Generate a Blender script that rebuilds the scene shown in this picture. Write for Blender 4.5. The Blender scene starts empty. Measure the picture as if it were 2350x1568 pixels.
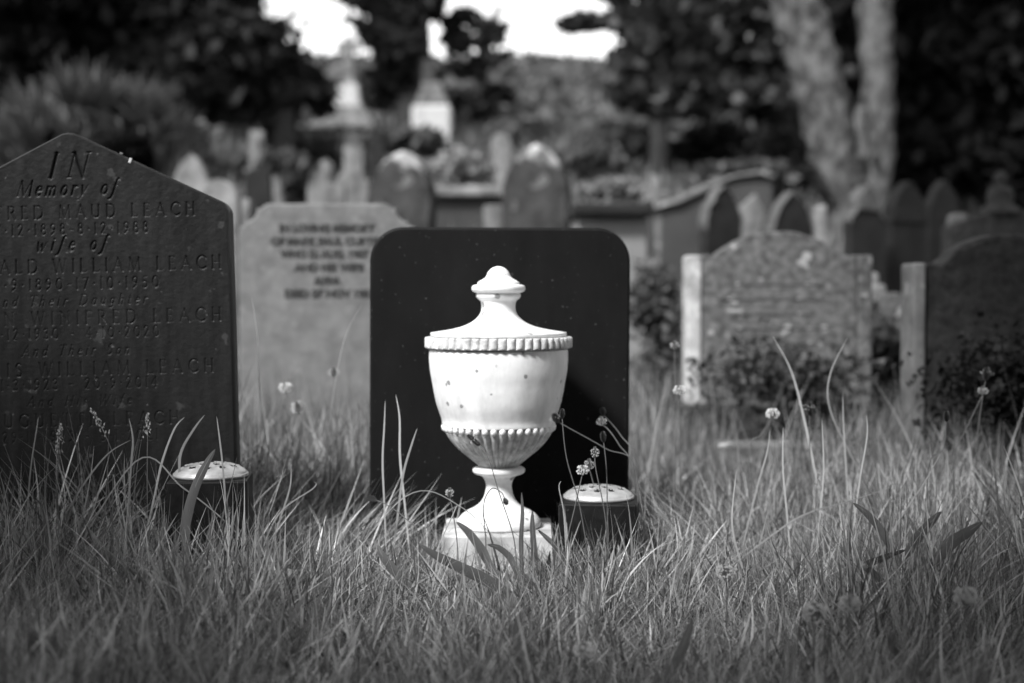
import bpy, bmesh, math, random
import numpy as np
from mathutils import Vector, Matrix
R = math.radians
random.seed(7); rng = np.random.default_rng(11)
scene = bpy.context.scene
col = scene.collection

# ------------------------------------------------------------------ camera
EYE = 0.62; PITCH = math.atan(107/3264)
cam_d = bpy.data.cameras.new('camera'); cam = bpy.data.objects.new('camera', cam_d); col.objects.link(cam)
cam.location = (0, 0, EYE); cam.rotation_euler = (math.pi/2 - PITCH, 0, 0)
cam_d.lens = 50; cam_d.sensor_width = 36; cam_d.clip_end = 2000; cam_d.clip_start = 0.05
cam_d.dof.use_dof = True; cam_d.dof.focus_distance = 2.68; cam_d.dof.aperture_fstop = 2.0
scene.camera = cam

# ------------------------------------------------------------------ sky and sun (black and white photograph: the sky is turned grey)
SUN_AZ, SUN_EL = 38, 46
world = bpy.data.worlds.new('World'); scene.world = world; world.use_nodes = True
nt = world.node_tree; nt.nodes.clear()
sky = nt.nodes.new('ShaderNodeTexSky'); sky.sky_type = 'NISHITA'; sky.sun_disc = False
sky.sun_elevation = R(SUN_EL); sky.sun_rotation = R(180 + SUN_AZ); sky.air_density = 1.0; sky.dust_density = 0.8; sky.ozone_density = 1.0
bw = nt.nodes.new('ShaderNodeRGBToBW'); bg = nt.nodes.new('ShaderNodeBackground'); bg.inputs[1].default_value = 0.14
wo = nt.nodes.new('ShaderNodeOutputWorld')
nt.links.new(sky.outputs[0], bw.inputs[0]); nt.links.new(bw.outputs[0], bg.inputs[0]); nt.links.new(bg.outputs[0], wo.inputs[0])
sd = bpy.data.lights.new('sun', 'SUN'); sd.energy = 2.7; sd.angle = R(12); sd.color = (1, 1, 1)
sun = bpy.data.objects.new('sun', sd); col.objects.link(sun)
SUNDIR = Vector((-math.sin(R(SUN_AZ))*math.cos(R(SUN_EL)), -math.cos(R(SUN_AZ))*math.cos(R(SUN_EL)), math.sin(R(SUN_EL))))
sun.rotation_euler = SUNDIR.to_track_quat('Z', 'Y').to_euler()
scene.view_settings.view_transform = 'Standard'; scene.view_settings.look = 'None'
scene.view_settings.exposure = 1.65; scene.view_settings.gamma = 1.0; scene.view_settings.use_curve_mapping = False
scene.cycles.max_bounces = 6; scene.cycles.transparent_max_bounces = 4

# ------------------------------------------------------------------ helpers
def at(px, py, D):
    xc = (px - 1175)/3264; yc = (784 - py)/3264
    cp, sp = math.cos(PITCH), math.sin(PITCH)
    dy = cp + yc*sp; dz = -sp + yc*cp
    t = D/dy
    return Vector((xc*t, D, EYE + dz*t))

def sstep(a, b, x):
    t = np.clip((x - a)/(b - a), 0, 1); return t*t*(3 - 2*t)

def H(x, y):
    x = np.asarray(x, float); y = np.asarray(y, float)
    q = np.clip(y - 6, 0, 6)
    h = 0.0183*q*q + 0.2*np.clip(y - 12, 0, 48) + 0.0*y
    h = h - 0.1*np.clip(y - 54, 0, 6)
    h = h + 0.06*sstep(-0.15, -0.7, x)*sstep(7, 4, y) + 0.035*sstep(0.5, 1.2, x)*sstep(2.2, 3.2, y)*sstep(8, 5, y)
    h = h + 0.012*np.sin(3.1*x + 1.3)*np.sin(2.7*y) + 0.05*sstep(8, 16, y)*np.sin(0.9*x)*np.sin(0.7*y + 2)
    return h
def Hf(x, y): return float(H(x, y))

def tag(o, label=None, cat=None, group=None, kind=None):
    if label: o['label'] = label
    if cat: o['category'] = cat
    if group: o['group'] = group
    if kind: o['kind'] = kind
    return o

def empty(name, loc=(0, 0, 0), rot=(0, 0, 0)):
    o = bpy.data.objects.new(name, None); col.objects.link(o); o.location = loc; o.rotation_euler = rot
    o.empty_display_size = 0.05
    return o

def link(name, me, mat=None, parent=None, smooth=False, loc=None, rot=None):
    o = bpy.data.objects.new(name, me); col.objects.link(o)
    if mat and not me.materials: me.materials.append(mat)
    if parent: o.parent = parent
    if loc is not None: o.location = loc
    if rot is not None: o.rotation_euler = rot
    if smooth: me.polygons.foreach_set('use_smooth', [True]*len(me.polygons))
    return o

def np_mesh(name, V, F, tone=None):
    """V (n,3); F (m,k) all faces with k corners"""
    me = bpy.data.meshes.new(name)
    V = np.asarray(V, np.float32); F = np.asarray(F, np.int32); m, k = F.shape
    me.vertices.add(len(V)); me.vertices.foreach_set('co', V.ravel())
    me.loops.add(m*k); me.loops.foreach_set('vertex_index', F.ravel())
    me.polygons.add(m); me.polygons.foreach_set('loop_start', np.arange(0, m*k, k, dtype=np.int32))
    me.polygons.foreach_set('loop_total', np.full(m, k, np.int32))
    if tone is not None:
        a = me.attributes.new('tone', 'FLOAT', 'POINT'); a.data.foreach_set('value', np.asarray(tone, np.float32))
    me.update(calc_edges=True)
    return me

def bm_mesh(name, bm):
    me = bpy.data.meshes.new(name); bmesh.ops.recalc_face_normals(bm, faces=bm.faces); bm.to_mesh(me); bm.free(); return me

def bm_box(bm, x0, x1, y0, y1, z0, z1):
    v = [bm.verts.new(p) for p in ((x0,y0,z0),(x1,y0,z0),(x1,y1,z0),(x0,y1,z0),(x0,y0,z1),(x1,y0,z1),(x1,y1,z1),(x0,y1,z1))]
    for f in ((0,1,2,3),(4,5,6,7),(0,1,5,4),(1,2,6,5),(2,3,7,6),(3,0,4,7)): bm.faces.new([v[i] for i in f])

def box(name, w, d, h, mat, parent=None, bev=0.01, loc=(0,0,0), rot=(0,0,0), taper=1.0):
    bm = bmesh.new(); bm_box(bm, -w/2, w/2, -d/2, d/2, 0, h)
    for v in bm.verts:
        if v.co.z > h/2: v.co.x *= taper; v.co.y *= taper
    if bev: bmesh.ops.bevel(bm, geom=list(bm.edges), offset=bev, segments=2, affect='EDGES', profile=0.5)
    return link(name, bm_mesh(name, bm), mat, parent, loc=loc, rot=rot)

def prism(name, pts, thick, mat, parent=None, bev=0.006, wob=0.0, y0=0.0):
    """outline pts (x,z) extruded from y0 to y0+thick"""
    bm = bmesh.new()
    vs = [bm.verts.new((x, y0, z)) for x, z in pts]
    f = bm.faces.new(vs)
    r = bmesh.ops.extrude_face_region(bm, geom=[f])
    for v in r['geom']:
        if isinstance(v, bmesh.types.BMVert): v.co.y += thick
    if bev:
        bm.normal_update()
        es = [e for e in bm.edges if abs(e.verts[0].co.y - e.verts[1].co.y) < 1e-6]
        bmesh.ops.bevel(bm, geom=es, offset=bev, segments=2, affect='EDGES', profile=0.5, clamp_overlap=True)
    if wob:
        for v in bm.verts:
            n = Vector((math.sin(v.co.z*57 + v.co.x*31), math.sin(v.co.x*43 + v.co.z*23), math.sin(v.co.z*71 - v.co.x*37)))
            v.co += n*wob
    return link(name, bm_mesh(name, bm), mat, parent)

def lathe(name, prof, mat, parent=None, seg=64, rfun=None, loc=(0,0,0), smooth=True):
    prof = np.array(prof, float); n = len(prof)
    th = np.linspace(0, 2*np.pi, seg, endpoint=False)
    rr = np.repeat(prof[:, 0:1], seg, 1); zz = np.repeat(prof[:, 1:2], seg, 1)
    if rfun is not None: rr = rfun(rr, zz, th[None, :])
    V = np.stack([rr*np.cos(th), rr*np.sin(th), zz], -1).reshape(-1, 3)
    i = np.arange(n-1)[:, None]*seg; j = np.arange(seg)[None, :]; j2 = (j+1) % seg
    F = np.stack([i+j, i+j2, i+seg+j2, i+seg+j], -1).reshape(-1, 4)
    me = np_mesh(name, V, F)
    return link(name, me, mat, parent, smooth=smooth, loc=loc)

def dens(prof, step):
    """resample a polyline profile to small steps"""
    out = [prof[0]]
    for a, b in zip(prof[:-1], prof[1:]):
        L = math.hypot(b[0]-a[0], b[1]-a[1]); k = max(1, int(L/step))
        for t in range(1, k+1): out.append((a[0]+(b[0]-a[0])*t/k, a[1]+(b[1]-a[1])*t/k))
    return out

def spline(pts, n=10):
    P = [pts[0]] + list(pts) + [pts[-1]]; out = []
    for i in range(1, len(P)-2):
        p0, p1, p2, p3 = [np.array(P[k], float) for k in (i-1, i, i+1, i+2)]
        for t in np.linspace(0, 1, n, endpoint=False):
            out.append(tuple(0.5*((2*p1) + (-p0+p2)*t + (2*p0-5*p1+4*p2-p3)*t*t + (-p0+3*p1-3*p2+p3)*t**3)))
    out.append(tuple(P[-2])); return out

def tube_np(path, rad, k=6):
    path = [np.array(p, float) for p in path]; n = len(path)
    rad = np.interp(np.linspace(0, 1, n), np.linspace(0, 1, len(rad)), rad)
    V = []; rough = .09 if k >= 12 else 0.0
    for i, p in enumerate(path):
        t = path[min(i+1, n-1)] - path[max(i-1, 0)]; t /= (np.linalg.norm(t) + 1e-9)
        a = np.cross(t, (0.3, 1, 0.1)); a /= np.linalg.norm(a); b = np.cross(t, a)
        for q in range(k):
            c = 2*np.pi*q/k; V.append(p + rad[i]*(1 + rough*(math.sin(3*c + i*.9) + .7*math.sin(5*c - i*1.7)))*(a*math.cos(c) + b*math.sin(c)))
    F = [[i*k+q, i*k+(q+1) % k, (i+1)*k+(q+1) % k, (i+1)*k+q] for i in range(n-1) for q in range(k)]
    return np.array(V), np.array(F)

def tube(name, path, rad, mat, parent=None, k=6):
    V, F = tube_np(path, rad, k); return link(name, np_mesh(name, V, F), mat, parent, smooth=True)

# ------------------------------------------------------------------ materials (all grey: the place is seen in black and white)
def g(v): return (v, v, v, 1)
def material(name, lo, hi, scale=20, rough=0.7, bump=0.0, bscale=60, detail=6, spots=None, spec=0.3, streak=None, stops=(0.35, 0.65), metal=0.0, spots2=None, specks=None, topl=None):
    m = bpy.data.materials.new(name); m.use_nodes = True; n = m.node_tree.nodes; l = m.node_tree.links
    b = n['Principled BSDF']; b.inputs['Roughness'].default_value = rough; b.inputs['Specular IOR Level'].default_value = spec
    b.inputs['Metallic'].default_value = metal
    tc = n.new('ShaderNodeTexCoord')
    mp = n.new('ShaderNodeMapping'); l.new(tc.outputs['Object'], mp.inputs[0])
    if streak: mp.inputs['Scale'].default_value = streak
    ns = n.new('ShaderNodeTexNoise'); ns.inputs['Scale'].default_value = scale; ns.inputs['Detail'].default_value = detail; ns.inputs['Roughness'].default_value = 0.62
    l.new(mp.outputs[0], ns.inputs['Vector'])
    cr = n.new('ShaderNodeValToRGB'); cr.color_ramp.elements[0].position = stops[0]; cr.color_ramp.elements[1].position = stops[1]
    cr.color_ramp.elements[0].color = g(lo); cr.color_ramp.elements[1].color = g(hi); l.new(ns.outputs[0], cr.inputs[0])
    out = cr.outputs[0]
    for sp in (spots, spots2):
        if not sp: continue
        sscale, size, sval, sdet, amt = sp
        v = n.new('ShaderNodeTexNoise'); v.inputs['Scale'].default_value = sscale; v.inputs['Detail'].default_value = sdet; v.inputs['Roughness'].default_value = 0.5
        l.new(tc.outputs['Object'], v.inputs['Vector'])
        r2 = n.new('ShaderNodeValToRGB'); r2.color_ramp.elements[0].position = size; r2.color_ramp.elements[1].position = size + 0.04
        r2.color_ramp.elements[0].color = g(0); r2.color_ramp.elements[1].color = g(amt); l.new(v.outputs[0], r2.inputs[0])
        mx = n.new('ShaderNodeMix'); mx.data_type = 'RGBA'; l.new(r2.outputs[0], mx.inputs[0]); l.new(out, mx.inputs[6]); mx.inputs[7].default_value = g(sval)
        out = mx.outputs[2]
    if specks:
        v = n.new('ShaderNodeTexVoronoi'); v.inputs['Scale'].default_value = specks[0]; l.new(tc.outputs['Object'], v.inputs['Vector'])
        nd = n.new('ShaderNodeTexNoise'); nd.inputs['Scale'].default_value = 90; l.new(tc.outputs['Object'], nd.inputs['Vector'])
        ad = n.new('ShaderNodeMath'); ad.operation = 'MULTIPLY_ADD'; ad.inputs[1].default_value = .25; l.new(nd.outputs[0], ad.inputs[0]); l.new(v.outputs['Distance'], ad.inputs[2])
        sx = n.new('ShaderNodeSeparateXYZ'); l.new(v.outputs['Color'], sx.inputs[0])
        th = n.new('ShaderNodeMath'); th.operation = 'MULTIPLY'; th.inputs[1].default_value = .36; l.new(sx.outputs[0], th.inputs[0])
        cmp_ = n.new('ShaderNodeMath'); cmp_.operation = 'SUBTRACT'; l.new(th.outputs[0], cmp_.inputs[0]); l.new(ad.outputs[0], cmp_.inputs[1])
        rr_ = n.new('ShaderNodeMapRange'); rr_.inputs[1].default_value = -.02; rr_.inputs[2].default_value = .04; rr_.inputs[3].default_value = 0; rr_.inputs[4].default_value = .85; l.new(cmp_.outputs[0], rr_.inputs[0])
        mx = n.new('ShaderNodeMix'); mx.data_type = 'RGBA'; l.new(rr_.outputs[0], mx.inputs[0]); l.new(out, mx.inputs[6]); mx.inputs[7].default_value = g(specks[2]); out = mx.outputs[2]
    if topl:    # lichen crust that thickens towards the weathered top of the stone: (height, depth, x shift, value)
        sx = n.new('ShaderNodeSeparateXYZ'); l.new(tc.outputs['Object'], sx.inputs[0])
        nd = n.new('ShaderNodeTexNoise'); nd.inputs['Scale'].default_value = 9; nd.inputs['Detail'].default_value = 5; l.new(tc.outputs['Object'], nd.inputs['Vector'])
        m1 = n.new('ShaderNodeMapRange'); m1.inputs[1].default_value = topl[0] - topl[1]; m1.inputs[2].default_value = topl[0]; m1.inputs[3].default_value = -.55; m1.inputs[4].default_value = .35; m1.clamp = False; l.new(sx.outputs[2], m1.inputs[0])
        ad = n.new('ShaderNodeMath'); ad.operation = 'ADD'; l.new(m1.outputs[0], ad.inputs[0]); l.new(nd.outputs[0], ad.inputs[1])
        m2 = n.new('ShaderNodeMapRange'); m2.inputs[1].default_value = .50; m2.inputs[2].default_value = .85; l.new(ad.outputs[0], m2.inputs[0])
        mx = n.new('ShaderNodeMix'); mx.data_type = 'RGBA'; l.new(m2.outputs[0], mx.inputs[0]); l.new(out, mx.inputs[6]); mx.inputs[7].default_value = g(topl[3]); out = mx.outputs[2]
    l.new(out, b.inputs['Base Color'])
    if bump:
        n2 = n.new('ShaderNodeTexNoise'); n2.inputs['Scale'].default_value = bscale; n2.inputs['Detail'].default_value = 8
        l.new(tc.outputs['Object'], n2.inputs['Vector'])
        bp = n.new('ShaderNodeBump'); bp.inputs['Strength'].default_value = bump; bp.inputs['Distance'].default_value = 0.01
        l.new(n2.outputs[0], bp.inputs['Height']); l.new(bp.outputs[0], b.inputs['Normal'])
    return m

def leaf_mat(name, val, trans=0.35, rough=0.5, spec=0.25):
    m = bpy.data.materials.new(name); m.use_nodes = True; n = m.node_tree.nodes; l = m.node_tree.links
    n.clear(); o = n.new('ShaderNodeOutputMaterial')
    at_ = n.new('ShaderNodeAttribute'); at_.attribute_name = 'tone'
    mu = n.new('ShaderNodeMath'); mu.operation = 'MULTIPLY'; mu.inputs[1].default_value = val; l.new(at_.outputs['Fac'], mu.inputs[0])
    p = n.new('ShaderNodeBsdfPrincipled'); p.inputs['Roughness'].default_value = rough; p.inputs['Specular IOR Level'].default_value = spec
    t = n.new('ShaderNodeBsdfTranslucent'); mx = n.new('ShaderNodeMixShader'); mx.inputs[0].default_value = trans
    l.new(mu.outputs[0], p.inputs['Base Color']); l.new(mu.outputs[0], t.inputs['Color'])
    l.new(p.outputs[0], mx.inputs[1]); l.new(t.outputs[0], mx.inputs[2]); l.new(mx.outputs[0], o.inputs[0])
    return m

M = {}
M['ground'] = material('ground_soil', 0.012, 0.035, 3, 0.95, 0.5, 20)
M['grass'] = leaf_mat('grass_blade', 0.17, 0.30, 0.38, 0.5)
M['far_grass'] = leaf_mat('far_grass_blade', 0.11, 0.35)
M['leaf'] = leaf_mat('broad_leaf', 0.07, 0.25, 0.4, 0.4)
M['stalk'] = leaf_mat('stalk', 0.11, 0.1)
M['flower'] = leaf_mat('pale_flower', 0.55, 0.3)
M['seed'] = leaf_mat('seed_head', 0.09, 0.1)
M['pale_seed'] = leaf_mat('pale_seed', 0.32, 0.3)
M['slate'] = material('dark_slate', 0.005, 0.016, 11, 0.45, 0.15, 90, streak=(3.6, 1, 0.45), stops=(.25, .75), spots=(26, 0.64, 0.04, 5, 0.6), spec=0.12, spots2=(55, 0.70, 0.09, 3, 0.6))
M['slate_edge'] = material('slate_edge', 0.006, 0.012, 30, 0.5)
M['granite'] = material('black_granite', 0.0038, 0.0072, 7, 0.6, 0.02, 300, streak=(2, 1, .8), stops=(.3, .75), spots=(120, 0.71, 0.05, 1, 0.8), spec=0.09)
M['vase_stone'] = material('dark_vase_stone', 0.006, 0.012, 60, 0.5, 0.05, 120, spots=(90, 0.72, 0.05, 2, 0.6), spec=0.15)
M['marble'] = material('white_marble', 0.52, 0.72, 9, 0.45, 0.06, 60, streak=(2.5, 2.5, 1.0), stops=(.3, .62), specks=(30, .075, .16), spec=0.3)
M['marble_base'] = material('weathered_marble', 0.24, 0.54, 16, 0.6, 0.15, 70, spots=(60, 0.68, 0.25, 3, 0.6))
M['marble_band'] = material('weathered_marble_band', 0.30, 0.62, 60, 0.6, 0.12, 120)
M['metal'] = material('aluminium_lid', 0.36, 0.5, 40, 0.34, 0.03, 60, metal=0.45, spec=0.5)
M['hole'] = material('hole_dark', 0.004, 0.006, 10, 0.9)
M['pale_stone'] = material('pale_grey_stone', 0.08, 0.125, 14, 0.85, 0.2, 60, spots=(22, 0.60, 0.15, 4, 0.5))
M['letter'] = material('dark_lettering', 0.016, 0.024, 30, 0.8)
M['lichen_stone'] = material('lichened_stone', 0.030, 0.11, 30, 0.9, 0.5, 50, spots=(15, 0.62, 0.26, 6, 0.8), spots2=(34, 0.66, 0.04, 4, 0.7))
M['lichen_dark'] = material('dark_lichened_stone', 0.008, 0.028, 26, 0.9, 0.5, 50, spots=(17, 0.68, 0.08, 6, 0.6))
M['lichen_white'] = material('white_lichen', 0.30, 0.62, 18, 0.95, 0.4, 40)
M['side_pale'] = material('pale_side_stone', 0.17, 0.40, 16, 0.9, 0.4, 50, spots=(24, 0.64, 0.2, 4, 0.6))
M['dark_stone'] = material('dark_old_stone', 0.004, 0.010, 8, 0.9, 0.3, 40, spots=(6, 0.66, 0.07, 4, 0.6))
M['mid_stone'] = material('mid_grey_stone', 0.055, 0.15, 7, 0.9, 0.3, 40, spots=(5, 0.62, 0.30, 4, 0.7))
M['rim_stone'] = material('lit_rim_stone', 0.03, 0.085, 9, 0.9, 0.3, 40)  # paler tone standing in for sunlight on the arched stones' rims
M['light_stone'] = material('light_weathered_stone', 0.06, 0.19, 7, 0.9, 0.3, 40)
M['white_stone'] = material('white_stone', 0.30, 0.42, 5, 0.85, 0.2, 40)
M['tomb_face'] = material('smooth_tomb_face', 0.022, 0.037, 2, 0.85, 0.15, 30)
M['panel'] = material('pale_tomb_panel', 0.11, 0.15, 2, 0.85, 0.1, 30)
M['bark_pale'] = material('pale_bark', 0.018, 0.085, 6, 0.9, 1.0, 14, streak=(1.6, 1.6, 0.7), spots=(4.2, 0.57, 0.018, 4, 0.8), stops=(.38, .6))
M['bark_dark'] = material('dark_bark', 0.012, 0.03, 6, 0.95, 0.6, 12)
M['fol_dark'] = leaf_mat('dark_foliage', 0.020, 0.15, 0.7, 0.1)
M['fol_weed'] = leaf_mat('weed_leaves', 0.045, 0.3, 0.5, 0.3)
M['fol_tree'] = leaf_mat('leafy_tree_foliage', 0.045, 0.3, 0.5, 0.3)
M['fol_ivy'] = leaf_mat('ivy_leaves', 0.014, 0.1, 0.8, 0.08)
M['fol_black'] = leaf_mat('yew_foliage', 0.006, 0.05, 0.8, 0.05)
M['fol_mid'] = leaf_mat('mid_foliage', 0.07, 0.3, 0.6, 0.2)
M['fol_light'] = leaf_mat('light_foliage', 0.19, 0.35, 0.6, 0.2)
M['spiky'] = leaf_mat('spiky_foliage', 0.028, 0.2, 0.5, 0.3)
M['hill'] = material('hill_scrub', 0.03, 0.08, 0.6, 0.95)

# ------------------------------------------------------------------ ground
def ground():
    ys = np.unique(np.concatenate([np.linspace(-30, 0, 12), np.linspace(0, 8, 110), np.linspace(8, 70, 110), np.linspace(70, 600, 20)]))
    xs = np.unique(np.concatenate([np.linspace(-400, -12, 14), np.linspace(-12, 12, 160), np.linspace(12, 400, 14)]))
    X, Y = np.meshgrid(xs, ys); Z = H(X, Y)
    V = np.stack([X, Y, Z], -1).reshape(-1, 3); nx = len(xs)
    i = np.arange(len(ys)-1)[:, None]*nx; j = np.arange(nx-1)[None, :]
    F = np.stack([i+j, i+j+1, i+nx+j+1, i+nx+j], -1).reshape(-1, 4)
    tag(link('ground', np_mesh('ground', V, F), M['ground'], smooth=True), 'grassy churchyard ground rising to a hill at the back', kind='structure')
ground()

# ------------------------------------------------------------------ foliage
def leaves_np(c, rad, n, size, rot=0.0, shell=0.45, flat=0.0, asp=1.6, soft=.2):
    c = np.array(c, float)
    d = rng.normal(size=(n, 3)); d /= np.linalg.norm(d, axis=1)[:, None]
    r = np.where(rng.random(n) > soft, rng.random(n)**shell, np.minimum(np.abs(rng.normal(0, .62, n)), 1.45))
    # clumps: pull radius by a lumpy function of direction
    lump = 0.80 + 0.14*np.sin(5*d[:, 0] + 3*d[:, 2] + c[0]) + 0.12*np.sin(9*d[:, 2] - 4*d[:, 1] + c[2]) + 0.07*np.sin(17*d[:, 0] + 11*d[:, 2])
    P = d*(r*lump)[:, None]*np.array(rad)
    if rot: ca, sa = math.cos(rot), math.sin(rot); P = np.stack([P[:, 0]*ca - P[:, 2]*sa, P[:, 1], P[:, 0]*sa + P[:, 2]*ca], -1)
    P += c
    a = rng.normal(size=(n, 3)); a[:, 2] *= (1 - flat); a /= np.linalg.norm(a, axis=1)[:, None]
    b = np.cross(a, rng.normal(size=(n, 3))); b /= np.linalg.norm(b, axis=1)[:, None]
    s = size*(0.5 + rng.random(n))[:, None]
    A = a*s*asp*0.5; B = b*s*0.5
    V = np.stack([P - A, P + B, P + A, P - B], 1).reshape(-1, 3)
    tone = np.repeat(0.55 + 0.9*rng.random(n), 4)
    return V, tone

def crown(name, blobs, size, mat, parent=None, asp=1.6, soft=.2):
    Vs, T = [], []
    for bl in blobs:
        c, rad, n = bl[:3]; rot = bl[3] if len(bl) > 3 else 0.0
        V, t = leaves_np(c, rad, n, size, rot, asp=asp, soft=soft); Vs.append(V); T.append(t)
    V = np.concatenate(Vs); T = np.concatenate(T)
    return link(name, np_mesh(name, V, np.arange(len(V)).reshape(-1, 4), T), mat, parent)

def pxblob(px, py, D, rx, ry, n, rot=0.0, dr=None):
    c = at(px, py, D); s = D/3264
    return (tuple(c), (rx*s, (dr if dr else (rx+ry)/2*s), ry*s), n, R(rot))

def tree(name, label, group, base, trunk_path, trad, blobs, size, fmat, bmat, limbs=(), asp=1.6):
    """all coordinates given in world space; origin put at the trunk's base"""
    base = Vector(base); t = empty(name, base); tag(t, label, 'tree', group)
    rel = lambda p: (p[0]-base.x, p[1]-base.y, p[2]-base.z)
    tr = tube('trunk', spline([rel(p) for p in trunk_path], 9), trad, bmat, t, 14)
    for lp, lr in limbs: tube('limb', spline([rel(p) for p in lp], 9), lr, bmat, t, 14)
    if blobs: crown('crown', [(rel(b[0]),) + tuple(b[1:]) for b in blobs], size, fmat, t, asp)
    return t

def gz(px, D): p = at(px, 600, D); return Vector((p.x, D, Hf(p.x, D)))

def trees():
    G = 'trees around the churchyard'
    # left dark evergreens
    def dark(label, bx, D, blobs, name='evergreen_tree', size=0.16, mat='fol_dark', th=1.0):
        b = gz(bx, D); tree(name, label, G, b - Vector((0, 0, .1)), [b - Vector((0,0,.1)), b + Vector((.1, 0, 2.5*th)), b + Vector((-.1, .1, 5.5*th))], [.28, .2, .08], [pxblob(*q) for q in blobs], size, M[mat], M['bark_dark'])
    dark('black mass of evergreen at the far left edge behind the spiky shrub', 40, 17, [(-60, 60, 17, 260, 190, 9000), (40, -60, 17.5, 260, 200, 8000), (-100, 260, 16.5, 260, 190, 7000), (60, 290, 17.5, 240, 150, 6000)], mat='fol_black')
    dark('broad dark evergreen behind the spiky shrub, its crown edge against the sky', 380, 19, [(300, 60, 19, 220, 170, 9000), (430, 20, 19.5, 210, 150, 9000), (500, 120, 19, 190, 110, 9000), (330, 190, 18.5, 230, 90, 7000), (480, 210, 19, 200, 70, 6000), (535, 20, 20, 72, 80, 2200), (585, 130, 20, 60, 40, 1000)])
    dark('low dark evergreen sloping down towards the white cross monument', 640, 21, [(600, 160, 21, 120, 80, 6000), (660, 200, 21, 110, 65, 5500), (560, 230, 21, 150, 50, 5000), (700, 225, 21.5, 70, 45, 2500), (680, 165, 22, 40, 30, 800)], th=.33)
    # cedar in the middle
    b = gz(960, 24)
    tree('cedar_tree', 'tall dark conifer with drooping boughs between the two pale monuments', G, b, [b, at(950, 150, 24), at(960, 0, 24), at(975, -260, 24)], [.32, .28, .22, .05],
         [pxblob(*q) for q in ((965, -30, 24, 68, 90, 2600), (930, 60, 24, 50, 75, 1900), (925, 130, 24, 60, 55, 2600), (905, 185, 24, 70, 35, 1800), (880, 95, 23.5, 75, 22, 1300, -33), (880, -8, 24, 90, 14, 900, 6), (900, 30, 24, 80, 20, 1200, -20), (960, 190, 24.5, 60, 35, 900), (1050, 90, 24.5, 50, 45, 80), (1105, 95, 24.5, 70, 7, 130, 5), (1120, 60, 24.5, 60, 6, 90, -8), (1055, 40, 24.5, 50, 8, 150, 22), (1120, 135, 24.5, 65, 7, 120, 4), (1070, 160, 24.5, 60, 18, 110), (970, -190, 24, 110, 60, 2200))],
         0.15, M['fol_dark'], M['bark_dark'], asp=2.2)
    b = gz(1098, 27)
    tree('thin_tree', 'thin dark stemmed tree right of the stepped monument', G, b, [b, at(1100, 200, 27), at(1108, 110, 27), at(1150, 10, 27)], [.16, .12, .09, .04], [pxblob(*q) for q in ((1100, 240, 27, 50, 35, 600), (1080, 270, 27, 90, 30, 1000), (1030, 225, 27, 45, 20, 350), (1140, 215, 27, 50, 25, 300))], 0.17, M['fol_dark'], M['bark_dark'])
    # right hand leafy mass, one slim trunk
    b = gz(1512, 19)
    tree('slim_tree', 'leafy tree on a slim dark straight trunk right of the open sky', G, b, [b, at(1514, 260, 19), at(1508, 100, 19), at(1500, -150, 19)], [.14, .12, .09, .04],
         [pxblob(*q) for q in ((1540, 60, 19, 115, 110, 2600), (1490, 130, 19, 80, 60, 1300), (1435, 150, 19, 35, 50, 260), (1480, 215, 19, 80, 40, 900), (1345, 50, 19, 70, 12, 420, 4), (1440, 40, 19, 60, 22, 600, 6), (1580, 170, 19, 100, 70, 1500), (1500, -60, 19, 170, 60, 2600), (1560, 240, 19, 90, 30, 900))],
         0.15, M['fol_tree'], M['bark_dark'])
    b = gz(1690, 22)
    tree('leafy_tree', 'loose leafy tree with bright gaps just left of the pale forked trunk', G, b, [b, at(1690, 200, 22), at(1700, 50, 22), at(1710, -120, 22)], [.2, .16, .12, .05],
         [pxblob(*q) for q in ((1700, 10, 22, 120, 80, 2200), (1640, 110, 22, 90, 65, 1300), (1790, 110, 22, 90, 80, 1500), (1740, 235, 22, 140, 40, 1600), (1850, 40, 22, 100, 110, 3000), (1620, 230, 22, 100, 35, 1300), (1820, 240, 22, 110, 60, 2500))],
         0.16, M['fol_tree'], M['bark_dark'])
    # big pale forked tree
    D = 13.5; b = gz(1925, D)
    t = tree('forked_tree', 'big pale barked tree forking low into two thick trunks on the right', G, b, [b - Vector((0,0,.2)), at(1925, 620, D), at(1928, 500, D), at(1938, 420, D), at(1950, 360, D)], [.25, .20, .185, .19, .17], [], .1, M['fol_dark'], M['bark_pale'],
         limbs=[([at(1922, 520, D), at(1922, 430, D), at(1908, 340, D), at(1888, 230, D), at(1858, 110, D), at(1825, 0, D), at(1780, -160, D), at(1710, -420, D)], [.17, .20, .225, .235, .24, .24, .20, .12]),
                ([at(1992, 600, D+.05), at(1995, 480, D+.05), at(2010, 370, D+.1), at(2016, 240, D+.1), at(2012, 120, D+.1), at(2010, 0, D+.1), at(2025, -200, D), at(2060, -420, D)], [.17, .175, .17, .15, .155, .17, .16, .1]),
                ([at(1975, 430, D), at(1972, 320, D), at(1978, 240, D+.05), at(1990, 205, D+.1)], [.09, .08, .055, .02]),
                ([at(1915, 470, D-.1), at(1885, 430, D-.25), at(1866, 395, D-.4), at(1852, 378, D-.45)], [.08, .07, .06, .055])])
    for px, py, rr_ in ((1868, 70, .05), (1893, 195, .045), (1955, 165, .06), (2012, 365, .05), (1940, 350, .06)):
        p = at(px, py, D - .19) - t.location; lathe('knot', [(.0005, .03), (rr_*.5, .028), (rr_, .0), (rr_*1.2, -.04)], M['bark_dark'], t, 12, loc=p).rotation_euler = (R(90), 0, 0)
    # broken branch end catching the light and high crown out of frame
    base = t.location
    crown('crown', [((-1.5, 0, 7.2), (3.2, 3, 1.6), 5000), ((1.5, .5, 7.6), (3, 3, 1.8), 5000)], 0.16, M['fol_dark'], t)
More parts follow.
